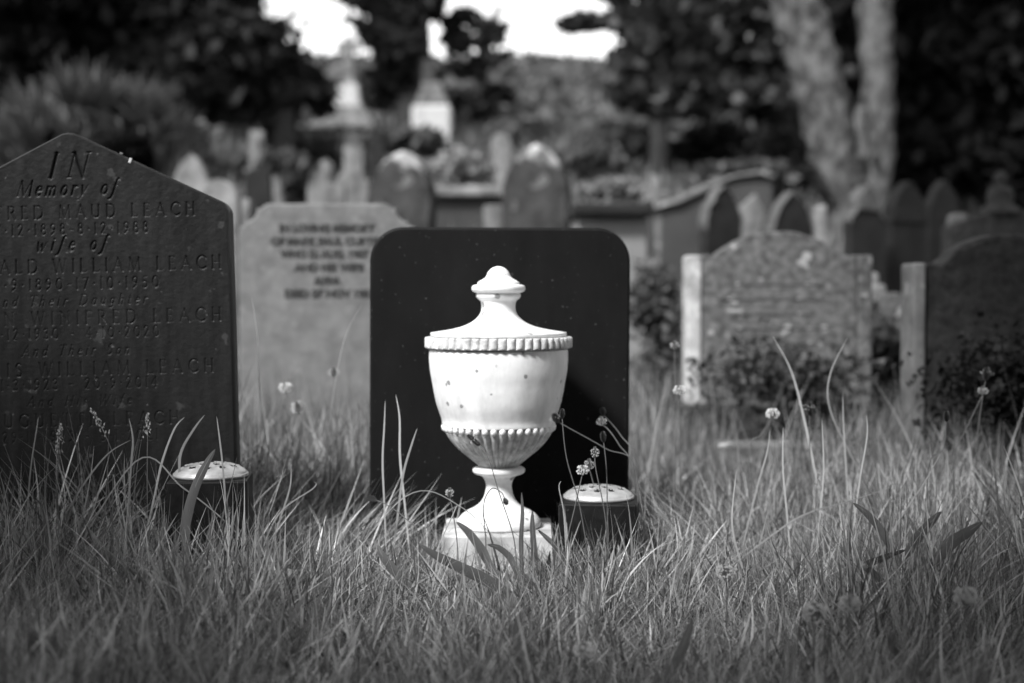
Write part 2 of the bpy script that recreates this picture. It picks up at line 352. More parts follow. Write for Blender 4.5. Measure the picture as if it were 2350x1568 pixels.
    # black woodland to the right
    for lab, bx, D, bl in (
        ('dense black evergreen right behind the forked tree', 2160, 17, [(2130, 90, 17, 130, 170, 8000), (2180, 300, 17, 150, 160, 8000), (2090, 330, 17.5, 70, 130, 3500), (2190, -60, 17, 170, 120, 5000)]),
        ('dense black evergreen at the right edge above the finial topped stone', 2370, 15, [(2330, 100, 15, 170, 190, 9000), (2380, 330, 15, 190, 190, 9000), (2330, -80, 15, 200, 150, 5000)]),
        ('black undergrowth filled tree behind the row of arched stones', 1990, 20, [(1960, 100, 20, 110, 150, 5000), (1950, 290, 20, 130, 110, 5000), (1880, 330, 20, 100, 70, 3500), (1820, 300, 20, 80, 50, 2500)])):
        dark(lab, bx, D, bl, mat='fol_black')
def shade_tree():  # added out of view; boughs sit sunward of the spots to be darkened
    base = Vector((-1.9, -2.0, 0)); b = empty('added_shade_tree', base); tag(b, 'added unseen tree whose boughs shade the near corners and the right side', 'tree')
    tube('trunk', spline([(0, 0, -.2), (.1, 0, 2.5), (.35, .3, 5.5), (.8, .5, 8.5)], 6), [.32, .26, .2, .1], M['bark_dark'], b, 12)
    T = [((1.68, 4.4, .45), 4.5, .58, 1500), ((2.25, 5.8, .5), 5, .75, 1700), ((2.85, 7.4, .8), 5.5, .9, 2200), ((3.4, 9.4, 1.1), 6, 1.1, 2600), ((-.95, 2.3, 0), 1.8, .62, 2600), ((-1.12, 2.75, .05), 2.3, .42, 900), ((2.35, 2.9, 0), 2.2, .45, 1200), ((1.0, 2.3, 0), 2.8, .60, 2200), ((1.4, 2.8, 0), 3.4, .55, 1700), ((1.75, 3.4, 0), 4.0, .5, 1300), ((-.45, 1.95, 0), 3.0, .40, 420), ((0, 1.9, 0), 3.2, .38, 300), ((.45, 1.95, 0), 3.2, .40, 380), ((-.95, 1.75, 0), 2.6, .45, 800), ((1.0, 1.8, 0), 3.2, .5, 800), ((-1.35, 2.5, 0), 1.5, .5, 1500)]
    bl = [(tuple(Vector(q) - base), (.62, .5, .3), 900) for q in ((-1.5, -.2, 2.4), (-.7, .2, 2.3), (.1, .05, 2.35), (.9, .2, 2.3), (1.7, -.1, 2.4), (-.3, -.7, 2.5), (.7, -.8, 2.5), (1.6, 2.2, 1.85), (1.3, 1.5, 1.8), (2.2, 2.8, 2.1), (-2.1, 1.4, 1.9))]  # extra unseen boughs overhead that hold back sky light
    for p, t, rr_, n in T:
        q = Vector(p) + SUNDIR*t - base; bl.append((tuple(q), (rr_, rr_, rr_*.75), n))
        tube('limb', spline([(.35, .3, 5.0), ((q.x+.35)/2, (q.y+.3)/2, q.z*.5 + 2.9), tuple(q)], 5), [.07, .04, .015], M['bark_dark'], b, 8)
    crown('crown', bl, .09, M['fol_dark'], b)
shade_tree()
def shade_bushes():  # added out of view to darken the near corners of the grass
    for lab, x, y, rx, h, n in (('added unseen bush out left of the slate headstone, darkening the near left corner', -2.15, 2.1, .62, 1.1, 6500), ('added unseen bush out to the right, darkening the near right corner', 1.72, 2.2, .62, 1.3, 6500)):
        b = empty('bush', (x, y, 0)); tag(b, lab, 'bush', 'added bushes shading the near corners')
        crown('foliage', [((0, 0, h*.5), (rx, rx, h*.55), n)], .03, M['fol_dark'], b)
        tube('stem', [(0, 0, -.05), (.02, 0, h*.3), (.05, 0, h*.6)], [.04, .03, .015], M['bark_dark'], b)
shade_bushes()
def hedge():  # added behind the camera to lower the sky fill on stone fronts
    b = empty('added_shade_hedge', (0, -5.5, 0)); tag(b, 'added unseen hedge behind the camera that cuts sky light from the back', 'hedge')
    crown('foliage', [((x, random.uniform(-.4, .4), 1.9), (1.7, 1.0, 2.1), 2300) for x in np.arange(-9, 9.1, 2)], .2, M['fol_dark'], b)
    for x in np.arange(-9, 9.1, 2): tube('trunk', [(x, 0, -.1), (x + .1, 0, 1.2), (x, .1, 2.4)], [.14, .1, .04], M['bark_dark'], b, 8)
hedge()
trees()

def shrubs():
    G = 'bushes on the slope'
    def shrub(label, px, py, D, rx, ry, n, mat, size=.12, name='bush'):
        c = at(px, py, D); b = Vector((c.x, D, Hf(c.x, D)))
        o = empty(name, b); tag(o, label, 'bush', G); s = D/3264
        h = max((c.z - b.z) + ry*s, .3)
        crown('foliage', [((0, 0, c.z - b.z), (rx*s, rx*s*.7, ry*s), n), ((rx*s*.35, 0, (c.z-b.z)*.5), (rx*s*.7, rx*s*.5, h*.5), n//2)], size, M[mat], o, soft=.85 if size < .05 else .35)
        tube('stem', [(0, 0, -.05), (.02, 0, h*.4), (.05, 0, h*.7)], [.05, .035, .015], M['bark_dark'], o)
    L = [('round mid grey bush on the hillside under the open sky', 1290, 235, 38, 90, 36, 1500, 'fol_mid', .28),
         ('pale bush high on the hillside at the right of the sky gap', 1340, 205, 48, 70, 24, 1100, 'fol_light', .3),
         ('dark bush at the foot of the thin tree', 1120, 275, 30, 85, 45, 1600, 'fol_dark', .2),
         ('bush arching over a dark hollow behind the second lichened arch stone', 1210, 298, 24, 95, 34, 1600, 'fol_mid', .14),
         ('dark spreading bush mid slope left of the slim trunk', 1385, 270, 30, 100, 30, 1500, 'fol_dark', .2),
         ('grey bush between the slim trunk and the sky gap', 1420, 330, 20, 90, 52, 2400, 'fol_mid', .13),
         ('low mid grey bush behind the flat chest tomb', 1360, 360, 17, 80, 36, 1800, 'fol_mid', .1),
         ('wide flat topped bush right of the slim trunk', 1650, 288, 22, 120, 28, 2200, 'fol_mid', .14),
         ('dark hollow bush right of the slim trunk', 1640, 345, 20, 110, 36, 2400, 'fol_black', .14),
         ('low dark scrub beside the forked trunk', 1800, 350, 17, 90, 60, 3000, 'fol_dark', .12),
         ('low grey scrub above the dark sloping tomb', 1700, 395, 15, 130, 20, 2000, 'fol_mid', .09),
         ('grey scrub left of the white cross monument', 560, 300, 24, 110, 42, 2200, 'fol_mid', .15),
         ('pale scrub under the cross monument terrace', 720, 345, 20, 130, 34, 2200, 'fol_mid', .12),
         ('dark scrub between the two monuments', 880, 240, 29, 62, 48, 1600, 'fol_dark', .2),
         ('grey scrub below the stepped monument', 930, 320, 19, 120, 26, 1800, 'fol_mid', .12),
         ('bush behind the pointed pale stone at left', 400, 330, 15, 90, 50, 2000, 'fol_tree', .12),
         ('grey leafy bush among the small stones at left', 650, 400, 14, 70, 60, 2600, 'fol_tree', .08),
         ('pale weeds growing on top of the chest tomb', 1420, 432, 11.6, 85, 26, 1600, 'fol_light', .05),
         ('tall weeds beside the first lichened arch stone', 1060, 380, 14, 80, 40, 1800, 'fol_light', .08),
         ('shrub along the skyline left of the sky gap', 1160, 190, 50, 80, 24, 1100, 'fol_mid', .3),
         ('ivy and brambles over the dark stone at the right edge', 2300, 880, 3.98, 200, 130, 4200, 'fol_ivy', .015),
         ('leafy weeds at the foot of the lichened stone', 1800, 860, 4.9, 240, 85, 2600, 'fol_weed', .02),
         ('grey weeds at the foot of the chest tomb', 1500, 690, 7.4, 75, 80, 2000, 'fol_mid', .035),
         ('pale mound of weeds behind the lichened stone on its right', 2030, 800, 5.8, 100, 70, 2600, 'fol_weed', .03)]
    for a in L: shrub(a[0], *a[1:8], size=a[8])
shrubs()

def hill_scrub():
    n = 26000
    D = 24 + 38*rng.random(n)**.8; x = (rng.random(n)*2 - 1)*D*.42
    z = H(x, D) + 0.55*rng.random(n)**1.3*(0.4 + 0.8*(np.sin(x*.8 + D*.5)*.5 + .5))
    P = np.stack([x, D, z], -1); a = rng.normal(size=(n, 3)); a /= np.linalg.norm(a, axis=1)[:, None]
    b = np.cross(a, rng.normal(size=(n, 3))); b /= np.linalg.norm(b, axis=1)[:, None]
    s = (.12 + .2*rng.random(n))[:, None]*(D/40)[:, None]
    V = np.stack([P - a*s, P + b*s*.6, P + a*s, P - b*s*.6], 1).reshape(-1, 3)
    tone = np.repeat(.4 + 1.0*(np.sin(x*1.7 + 2)*np.sin(D*.9)*.5 + .5) + .4*rng.random(n), 4)
    tag(link('hillside_undergrowth', np_mesh('hillside_undergrowth', V, np.arange(4*n).reshape(-1, 4), tone), M['fol_mid']), 'scrubby undergrowth covering the hillside behind the graves', kind='stuff')
hill_scrub()

def spiky():
    D = 12.0; c = at(230, 380, D); b = Vector((c.x, D, Hf(c.x, D)))
    o = empty('spiky_shrub', b); tag(o, 'large shrub of spiky plume-like leaves behind the dark slate headstone', 'shrub')
    Vs, Fs, Ts = [], [], []; k = 0
    cents = []
    for i in range(95):
        px = 20 + 400*random.random(); e = abs(px - 235)/235
        py = 235 + 90*e*e + random.random()*200
        cents.append(at(px, py, D + random.uniform(-.7, .7)))
    for cc in cents:
        n = 34; L = .32 + .22*random.random()
        main = Vector((cc.x - b.x, 0, .9)).normalized()
        for j in range(n):
            d = (main + Vector((random.gauss(0, .42), random.gauss(0, .42), random.gauss(0, .35)))).normalized()
            sdv = d.cross(Vector((0, 1, .3))).normalized()*.009
            p0 = cc - b; l = L*(.6 + .5*random.random()); p1 = p0 + d*l*.55; p2 = p0 + d*l + Vector((0, 0, -.10*l))
            Vs += [p0 - sdv, p0 + sdv, p1 - sdv, p1 + sdv, p2 - sdv*.2, p2 + sdv*.2]
            Fs += [(k, k+1, k+3, k+2), (k+2, k+3, k+5, k+4)]; t = .5 + random.random(); Ts += [t*.8]*4 + [t*1.3]*2; k += 6
    link('foliage', np_mesh('foliage', np.array(Vs), np.array(Fs), Ts), M['spiky'], o)
    crown('inner_leaves', [((at(230, 400, D) - b)[:], (.75, .6, .45), 3500)], .1, M['fol_black'], o)
    for dx in (-.35, .05, .4): tube('stem', [(dx*.4, 0, -.1), (dx, 0, .6), (dx*1.3, 0, 1.1)], [.06, .05, .03], M['bark_dark'], o)
spiky()

# ------------------------------------------------------------------ outlines for headstones (width w, height h, base at z 0)
def arc(cx, cz, r, a0, a1, n=12): return [(cx + r*math.cos(R(a0+(a1-a0)*i/n)), cz + r*math.sin(R(a0+(a1-a0)*i/n))) for i in range(n+1)]
def o_round(w, h): return [(-w/2, 0), (w/2, 0)] + arc(0, h - w/2, w/2, 0, 180, 20)
def o_flat(w, h, r=.02): return [(-w/2, 0), (w/2, 0)] + arc(w/2 - r, h - r, r, 0, 90, 6) + arc(-w/2 + r, h - r, r, 90, 180, 6)
def o_gothic(w, h, k=1.25):
    rr = w*k; sp = h - math.sqrt(max(rr*rr - (rr - w/2)**2, 0)); a = math.degrees(math.acos((rr - w/2)/rr))
    return [(-w/2, 0), (w/2, 0)] + arc(w/2 - rr, sp, rr, 0, a, 9) + arc(-w/2 + rr, sp, rr, 180 - a, 180, 9)[1:]
def o_shoulder_gothic(w, h):
    iw = w*.66; g_ = [(x, z) for x, z in o_gothic(iw, h)][2:]
    sh = h - w*.72
    return [(-w/2, 0), (w/2, 0)] + arc(w/2 - w*.14, sh - w*.14, w*.14, 0, 90, 5) + [p for p in g_ if p[1] > sh] + arc(-w/2 + w*.14, sh - w*.14, w*.14, 90, 180, 5)
def o_segment(w, h, rise=.07, sh=.05):
    top = h; zs = h - rise
    c = w/2 - sh; rad = (c*c + rise*rise)/(2*rise); a = math.degrees(math.asin(c/rad))
    return [(-w/2, 0), (w/2, 0), (w/2, zs - .012), (w/2 - .008, zs - .004), (c + .004, zs - .006), (c, zs + .002)] + arc(0, top - rad, rad, 90 - a, 90 + a, 16)[1:-1] + [(-c, zs + .002), (-c - .004, zs - .006), (-w/2 + .008, zs - .004), (-w/2, zs - .012)]
def o_notch(w, h, nx=.085, nz=.085):
    R1 = [(w/2, 0), (w/2, h - nz)] + [(w/2 - .02, h - nz + .008)] + arc(w/2 - .02, h - .02, .045, -95, -185, 6) + [(w/2 - nx + .005, h - .018), (w/2 - nx, h - .01), (w/2 - nx - .02, h)]
    return R1 + [(-x, z) for x, z in reversed(R1)]
def o_gable(w, h, rise): return [(-w/2, 0), (w/2, 0), (w/2, h - rise - .015), (w/2 - .02, h - rise + .006), (0, h), (-w/2 + .02, h - rise + .006), (-w/2, h - rise - .015)]

def headstone(label, fun, pxl, pxr, pyt, D, thick=.1, mat='dark_stone', yaw=0, roll=0, lean=0, group=None, wob=.003, name='headstone', cap=None, sink=.15, side=None, plinth=True):
    s = 3264/D; w = (pxr - pxl)/s; T = at((pxl + pxr)/2, pyt, D); gzv = Hf(T.x, D)
    h = T.z - gzv + sink
    o = empty(name, (T.x - h*math.sin(R(-roll)), D, gzv - sink), (R(-lean), R(-roll), R(-yaw))); tag(o, label, 'headstone', group)
    pts = fun(w, h)
    prism('slab', pts, thick, M[mat], o, .008, wob)
    if cap:   # sunlit rim put into colour: a thin paler sheet wrapped over the top
        top = [(x, z) for x, z in pts if z > h - cap[0]]
        inner = [(x*cap[1], z - cap[2]) for x, z in reversed(top)]
        prism('lit_rim_shell', [(x*1.02, z + .006) for x, z in top] + inner, thick + .02, M['lichen_white' if len(cap) < 4 else cap[3]], o, .004, .006, y0=-.01)
    if plinth: box('plinth', w*1.25, thick*2.4, sink + .09, M[mat], o, .012, loc=(0, thick/2, 0))
    return o, w, h

def stones():
    GA = 'old headstones in the middle of the churchyard'
    # light grey stone with six lines of black lettering
    o, w, h = headstone('light grey headstone with notched shoulders and six lines of dark lettering', o_notch, 548, 950, 467, 5.1, .09, 'pale_stone', sink=.12, wob=0)
    z0 = 562
    for txt, pl, pr, py in (('IN LOVING MEMORY', 640, 860, 532), ('OF MARK PAUL CURTIS', 622, 872, 562), ('WHO D. AUG. 1957', 642, 846, 591), ('AND HIS WIFE', 676, 836, 622), ('ALBINA', 720, 782, 652), ('DIED 27 NOV 1951', 655, 858, 682)):
        cu = bpy.data.curves.new('line', 'FONT'); cu.body = txt; cu.size = .05; cu.align_x = 'CENTER'; cu.extrude = .0008; cu.offset = .0028
        tmp = bpy.data.objects.new('tmp', cu); col.objects.link(tmp); bpy.context.view_layer.update()
        me = bpy.data.meshes.new_from_object(tmp); bpy.data.objects.remove(tmp)
        W = max(v.co.x for v in me.vertices) - min(v.co.x for v in me.vertices)
        s = 3264/5.1; k = (pr - pl)/s/W; T = at((pl+pr)/2, py, 5.1)
        for v in me.vertices: v.co = Vector((v.co.x*k, -v.co.z - .002, v.co.y*.74))
        link('inscription_line', me, M['letter'], o, loc=(T.x - o.location.x, 0, T.z - o.location.z))
    # lichened shouldered stone on the right, pale left side
    o, w, h = headstone('broad lichen spotted headstone with a low arched top and bright left edge', lambda w, h: o_segment(w, h, .085, .06), 1612, 1968, 530, 5.3, .13, 'lichen_stone', yaw=0, sink=.1, plinth=False, wob=.002)
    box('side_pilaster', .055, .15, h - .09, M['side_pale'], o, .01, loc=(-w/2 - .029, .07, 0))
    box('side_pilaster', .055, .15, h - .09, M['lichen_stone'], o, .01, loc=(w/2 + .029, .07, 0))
    box('plinth', w + .22, .26, .36, M['lichen_dark'], o, .015, loc=(0, .12, -.06))
    for k in range(7):   # worn raised lines of lettering
        ww = w*(.45 + .35*random.random()); box('inscription_line', ww, .004, .007, M['lichen_stone'], o, .0, loc=(random.uniform(-.03, .03), -.002, h - .20 - .055*k))
    # dark stone at the right edge with pale pilaster
    o, w, h = headstone('dark ivy grown headstone at the right edge with a pale left pilaster', lambda w, h: o_segment(w, h, .09, .05), 2128, 2520, 535, 4.3, .13, 'lichen_dark', sink=.1, plinth=False)
    box('side_pilaster', .036, .15, h - .09, M['mid_stone'], o, .008, loc=(-w/2 - .024, .06, 0))
    # finial stone behind it
    o, w, h = headstone('tall shadowed headstone topped by a small finial at the right edge', lambda w, h: o_gable(w, h, .10), 2180, 2450, 470, 7.2, .14, 'lichen_dark', sink=.1)
    lathe('finial', [(0.001, .22), (.03, .20), (.035, .17), (.02, .145), (.055, .13), (.07, .09), (.06, .05), (.09, .03), (.11, 0)], M['lichen_dark'], o, 20, loc=(-.02, .07, h - .04))
    box('shoulder_knob', .09, .12, .12, M['mid_stone'], o, .03, loc=(-w/2 + .06, .07, h - .16))
    # lichened round arches
    for lab, l, r, t, ro in (('round topped lichened headstone leaning left, left one of the pair with white crusted tops', 846, 1000, 345, -4), ('round topped lichened headstone, right one of the pair with white crusted tops', 1154, 1308, 330, -2)):
        o, w, h = headstone(lab, lambda w, h: o_gothic(w, h, .82), l, r, t, 10.5, .17, 'lichen_dark', yaw=14, roll=ro, group='lichened arched headstones', wob=.006)
        mt = material('crusted_stone', .012, .035, 8, .95, .5, 30, spots=(5, .62, .12, 4, .6), topl=(h, .34, 0, .36), spots2=(7, .60, .10, 5, .7)); [c for c in o.children if c.name.startswith('slab')][0].data.materials[0] = mt
    # row of pointed arches at the right
    G = 'row of pointed arch headstones at the right'
    for lab, l, r, t, D, fn, m, y in (
        ('pointed arch headstone with a lit left rim, first of the right row', 1612, 1712, 428, 9.5, o_gothic, 'dark_stone', 28),
        ('pointed arch headstone with a dim rim, partly behind the lichened stone', 1762, 1880, 440, 9.8, o_gothic, 'dark_stone', 26),
        ('shouldered arch headstone with a bright rim in front of the forked tree', 1944, 2042, 424, 9.0, o_shoulder_gothic, 'dark_stone', 26),
        ('very dark pointed headstone right of the bright rimmed shouldered one', 2040, 2135, 416, 9.4, o_gothic, 'dark_stone', 24),
        ('darkest pointed headstone at the right end of the arched row', 2125, 2215, 412, 10, o_gothic, 'dark_stone', 24)):
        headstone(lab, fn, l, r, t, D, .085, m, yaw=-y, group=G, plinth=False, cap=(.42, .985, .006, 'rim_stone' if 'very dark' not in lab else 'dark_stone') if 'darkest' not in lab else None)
    headstone('pale leaning slab of stone between two pointed arch headstones', lambda w, h: o_gable(w, h, .1), 1705, 1765, 435, 10.6, .12, 'mid_stone', roll=-14, plinth=False)
    headstone('narrow pale upright post stone in front of the forked trunk', o_flat, 1874, 1898, 470, 8.6, .12, 'light_stone', roll=2, plinth=False, name='stone_post')
    # left cluster
    GL = 'small weathered headstones in the crowded left middle'
    L = [('pale pointed headstone just above the slate slope', o_gothic, 396, 478, 352, 9.5, 'light_stone', 0),
         ('low pale rounded headstone peeping over the slate slope shoulder', o_round, 455, 545, 412, 8.0, 'light_stone', 0),
         ('narrow light grey headstone left of the small pale oval', o_flat, 572, 604, 300, 15, 'mid_stone', 0),
         ('dim grey headstone high behind the narrow light one', o_flat, 628, 670, 250, 19, 'tomb_face', 0),
         ('pair mate dim grey headstone high up, shorter and left', o_flat, 595, 630, 262, 19.5, 'tomb_face', 0),
         ('small pale oval headed stone amid dark ivy', o_round, 612, 642, 402, 12, 'light_stone', 8),
         ('small pale stone tilted right under the terrace wall', o_round, 737, 768, 355, 14, 'light_stone', -18),
         ('broad grey headstone directly above the lettered stone', o_flat, 705, 790, 420, 10.8, 'mid_stone', 0),
         ('tall pale narrow headstone under the cross monument', o_flat, 788, 832, 335, 15, 'light_stone', 0),
         ('dark rounded headstone right of the tall pale one', o_round, 846, 882, 318, 14, 'dark_stone', 3),
         ('mid grey rounded headstone behind the left lichened arch', o_round, 770, 850, 390, 12.4, 'mid_stone', -6),
         ('dark headstone in the ivy left of the lettered stone', o_round, 560, 620, 385, 11.5, 'dark_stone', 2),
         ('grey upright stone right behind the slate headstone edge', o_flat, 536, 572, 455, 8.8, 'mid_stone', 0),
         ('grey headstone standing between the two lichened arches', o_gothic, 1060, 1110, 392, 15, 'mid_stone', 4),
         ('low dark headstone between the lichened arches', o_round, 1020, 1064, 385, 14.5, 'mid_stone', 0),
         ('grey headstone tucked against the right lichened arch', o_flat, 1110, 1150, 470, 9.8, 'mid_stone', 2),
         ('small pale rounded headstone over the right lichened arch', o_round, 1128, 1172, 305, 17, 'light_stone', 0),
         ('thin grey headstone right of the right lichened arch', o_flat, 1340, 1420, 330, 18, 'mid_stone', 0)]
    for lab, fn, l, r, t, D, m, ro in L: headstone(lab, fn, l, r, t, D, .12, m, roll=ro, group=GL, plinth=False)
    headstone('small pale stone cross at the end of the chest tomb', lambda w, h: [(-w*.17, 0), (w*.17, 0), (w*.17, h-w*.85), (w*.5, h-w*.85), (w*.5, h-w*.45), (w*.17, h-w*.45), (w*.17, h), (-w*.17, h), (-w*.17, h-w*.45), (-w*.5, h-w*.45), (-w*.5, h-w*.85), (-w*.17, h-w*.85)], 1568-90, 1624-90, 412, 11, .12, 'mid_stone', roll=3, plinth=False, name='stone_cross', wob=.001)
    # chest tomb
    D = 8.6; c = at(1405, 590, D); s = 3264/D; gy = Hf(c.x, D + .3)
    o = empty('chest_tomb', (c.x, D, gy)); tag(o, 'chest tomb with a pale end panel and a dark overhanging lid', 'tomb')
    zt = at(1405, 478, D).z - gy
    box('panel', 160/s, .5, zt, M['panel'], o, .008, loc=(0, .28, -.05))
    box('lid', 185/s, .72, .075, M['dark_stone'], o, .02, loc=(0, .28, zt - .05))
    # wall like ledger with pale top between the arches
    D = 13; c = at(1080, 430, D); s = 3264/D
    o = empty('table_tomb', (c.x, D, Hf(c.x, D))); tag(o, 'low tomb with a long pale top slab between the lichened arches', 'tomb')
    zt = at(1080, 428, D).z - o.location.z
    box('tomb_body', 170/s, .8, max(zt, .2), M['tomb_face'], o, .02, loc=(0, .3, -.1))
    box('lid', 200/s, 1.0, .09, M['light_stone'], o, .02, loc=(0, .3, zt - .1))
    # big dark sloping coped tomb
    D = 11; s = 3264/D; p0 = at(1500, 470, D); c = at(1640, 600, D)
    o = empty('coped_tomb', (c.x, D, Hf(c.x, D) - .1)); tag(o, 'large dark smooth tomb whose pale coping slopes up to the right', 'tomb')
    def rel(px, py): q = at(px, py, D); return (q.x - o.location.x, q.z - o.location.z)
    a = [rel(*p) for p in ((1490, 486), (1560, 464), (1620, 436), (1680, 412), (1745, 402), (1775, 412))]
    prism('tomb_body', [(a[0][0], 0), (a[-1][0], 0)] + a[::-1], 1.0, M['tomb_face'], o, .02)
    prism('coping', [(x, z + .003) for x, z in a] + [(x, z + .04) for x, z in reversed(a)], 1.1, M['mid_stone'], o, .01, .008, y0=-.05)
    # rubble by the right stones
    for lab, px, py, D, w, d, h, m in (('square grey stone block right of the lichened headstone', 1985, 652, 6.6, .17, .15, .10, 'mid_stone'),
                                        ('dark lower stone block beneath the square grey one', 1990, 690, 6.5, .2, .2, .10, 'dark_stone'),
                                        ('small upright lump of stone on the blocks', 1998, 625, 6.9, .07, .08, .14, 'mid_stone')):
        c = at(px, py, D); tag(box('stone_block', w, d, h + max(0, c.z - h - Hf(c.x, D)) + .02, M[m], None, .02, loc=(c.x, D, Hf(c.x, D) - .02)), lab, 'stone block', 'loose blocks by the right stones')
    headstone('small low round topped marker left of the pale pilaster', o_round, 2022, 2082, 672, 6.2, .1, 'lichen_stone', plinth=True, sink=.05, name='grave_marker')
    # kerb in the grass
    c = at(1950, 1020, 4.35)
    o = empty('grave_kerb', (c.x, 4.35, Hf(c.x, 4.35) - .05), (0, R(.6), R(2))); tag(o, 'long low stone grave kerb lying in the grass at right', 'kerb')
    zt = c.z - o.location.z
    for k in range(3): box('kerb_stone', .262, .12, zt, M['lichen_stone'], o, .012, loc=(-.27 + .27*k, .06, 0))
    # terrace wall and cross monument
    D = 23; s = 3264/D; c = at(775, 300, D); gy = Hf(c.x, D)
    o = empty('terrace_wall', (c.x - .2, D, gy)); tag(o, 'low pale stone terrace wall carrying the cross monument', 'wall')
    zt = at(760, 296, D).z - gy
    for k in range(6): box('wall_block', 1.72/3*.9, .6, max(zt, .2) + .1, M['mid_stone'], o, .03, loc=(-.62 + .55*(k % 3) if k < 3 else (-.62 + .55*(k % 3)), .3 + (0 if k < 3 else .65), -.1))
    for k in range(3): box('coping_stone', .56, 1.4, .11, M['light_stone'], o, .03, loc=(-.62 + .56*k, .62, zt + .003))
    o2 = empty('cross_monument', (c.x + .1, D + .7, gy + zt + .115)); tag(o2, 'tall white stone cross on a tapered pedestal against the sky', 'monument')
    z = 0
    zz = lambda py: at(790, py, D + .7).z - o2.location.z
    s2 = 3264/(D + .7)
    box('step', 105/s2, 105/s2, zz(262) , M['light_stone'], o2, .02)
    box('step', 80/s2, 80/s2, .10, M['light_stone'], o2, .02, loc=(0, 0, zz(262)))
    zb = zz(262) + .1
    box('pedestal', 62/s2, 62/s2, zz(195) - zb, M['side_pale'], o2, .03, loc=(0, 0, zb), taper=.74)
    zp = zz(195)
    w = 20/s2; ht = zz(85) - zp; q = ht*.72
    box('shaft', 30/s2, 26/s2, zz(165) - zp, M['light_stone'], o2, .02, loc=(0, 0, zp), taper=.75)
    zp2 = zz(165); ht = zz(84) - zp2; ah = ht*.60; aw = 26/s2
    prism('cross', [(-w*.55, 0), (w*.55, 0), (w*.45, ah), (aw, ah), (aw, ah + w*.9), (w*.45, ah + w*.9), (w*.45, ht), (-w*.45, ht), (-w*.45, ah + w*.9), (-aw, ah + w*.9), (-aw, ah), (-w*.45, ah)], .16, M['light_stone'], o2, .01).location = (0, -.08, zp2)
    # stepped monument with broken shaft
    D = 22.3; s = 3264/D; c = at(992, 300, D); gy = Hf(c.x, D)
    o = empty('stepped_monument', (c.x, D, gy - .1)); tag(o, 'stepped monument with a bright white base block and a grey shaft', 'monument')
    zz = lambda py: at(992, py, D).z - o.location.z
    lo = min(zz(300), zz(300))
    box('base_block', 88/s, 88/s, zz(246) , M['white_stone'], o, .04)
    prev = zz(246)
    for py, wd in ((228, 70), (212, 58), (192, 46)):
        box('step', wd/s, wd/s, zz(py) - prev, M['mid_stone'], o, .02, loc=(0, 0, prev)); prev = zz(py)
    box('shaft', 32/s, 30/s, zz(140) - prev, M['tomb_face'], o, .02, loc=(-.05, 0, prev), taper=.85)
stones()

# ------------------------------------------------------------------ carved lettering: strokes for each glyph (x, y), cap height 1
def sf(x, y, w=.085): return ('t', [(x-w, y), (x+w, y)])
def st(x, a=0, b=1, s=True): return [('T', [(x, a), (x, b)])] + ([sf(x, a), sf(x, b)] if s else [])
def ell(cx, cy, rx, ry, a0=0, a1=360, n=14): return [(cx + rx*math.cos(R(a0+(a1-a0)*i/n)), cy + ry*math.sin(R(a0+(a1-a0)*i/n))) for i in range(n+1)]
GL = {}
GL['I'] = (.26, st(.13)); GL['1'] = (.26, st(.13)); 
GL['H'] = (.80, st(.12) + st(.66) + [('t', [(.12, .5), (.66, .5)])])
GL['L'] = (.60, st(.12) + [('t', [(.12, 0), (.52, 0)]), ('t', [(.52, 0), (.54, .13)])])
GL['E'] = (.60, st(.12) + [('t', [(.12, 0), (.5, 0)]), ('t', [(.5, 0), (.52, .12)]), ('t', [(.12, 1), (.48, 1)]), ('t', [(.48, 1), (.49, .88)]), ('t', [(.12, .52), (.42, .52)])])
GL['F'] = (.56, st(.12) + [('t', [(.12, 1), (.48, 1)]), ('t', [(.48, 1), (.49, .88)]), ('t', [(.12, .5), (.4, .5)])])
GL['A'] = (.80, [('t', [(.06, 0), (.4, 1)]), ('T', [(.4, 1), (.74, 0)]), ('t', [(.18, .35), (.62, .35)]), sf(.06, 0), sf(.74, 0)])
GL['N'] = (.84, [('t', [(.12, 0), (.12, 1)]), ('T', [(.12, 1), (.7, 0)]), ('t', [(.7, 0), (.7, 1)]), sf(.12, 0), sf(.1, 1), sf(.7, 1)])
GL['M'] = (1.0, [('t', [(.1, 0), (.17, 1)]), ('T', [(.17, 1), (.5, .04)]), ('t', [(.5, .04), (.83, 1)]), ('T', [(.83, 1), (.9, 0)]), sf(.1, 0), sf(.9, 0)])
GL['W'] = (1.08, [('T', [(.06, 1), (.3, 0)]), ('t', [(.3, 0), (.53, 1)]), ('T', [(.53, 1), (.76, 0)]), ('t', [(.76, 0), (1.0, 1)]), sf(.06, 1), sf(1.0, 1)])
GL['D'] = (.82, st(.12) + [('t', [(.12, 1), (.36, 1)]), ('T', ell(.36, .5, .36, .5, 90, -90)), ('t', [(.36, 0), (.12, 0)])])
GL['R'] = (.70, st(.12) + [('t', [(.12, 1), (.32, 1)]), ('T', ell(.32, .76, .2, .24, 90, -90, 8)), ('t', [(.32, .52), (.12, .52)]), ('T', [(.32, .52), (.62, 0)]), sf(.64, 0, .05)])
GL['U'] = (.80, [('T', [(.12, 1), (.12, .3)] + ell(.38, .28, .26, .28, 180, 360, 10) + [(.64, 1)]), sf(.12, 1), sf(.64, 1)])
GL['C'] = (.80, [('T', ell(.46, .5, .38, .5, 42, 318)), ('t', [(.75, .74), (.75, .92)])])
GL['G'] = (.86, [('T', ell(.46, .5, .38, .5, 42, 320)), ('T', [(.74, .15), (.74, .45)]), sf(.72, .45)])
GL['O'] = (.92, [('T', ell(.45, .5, .38, .5))]); GL['0'] = (.66, [('T', ell(.32, .5, .25, .5))])
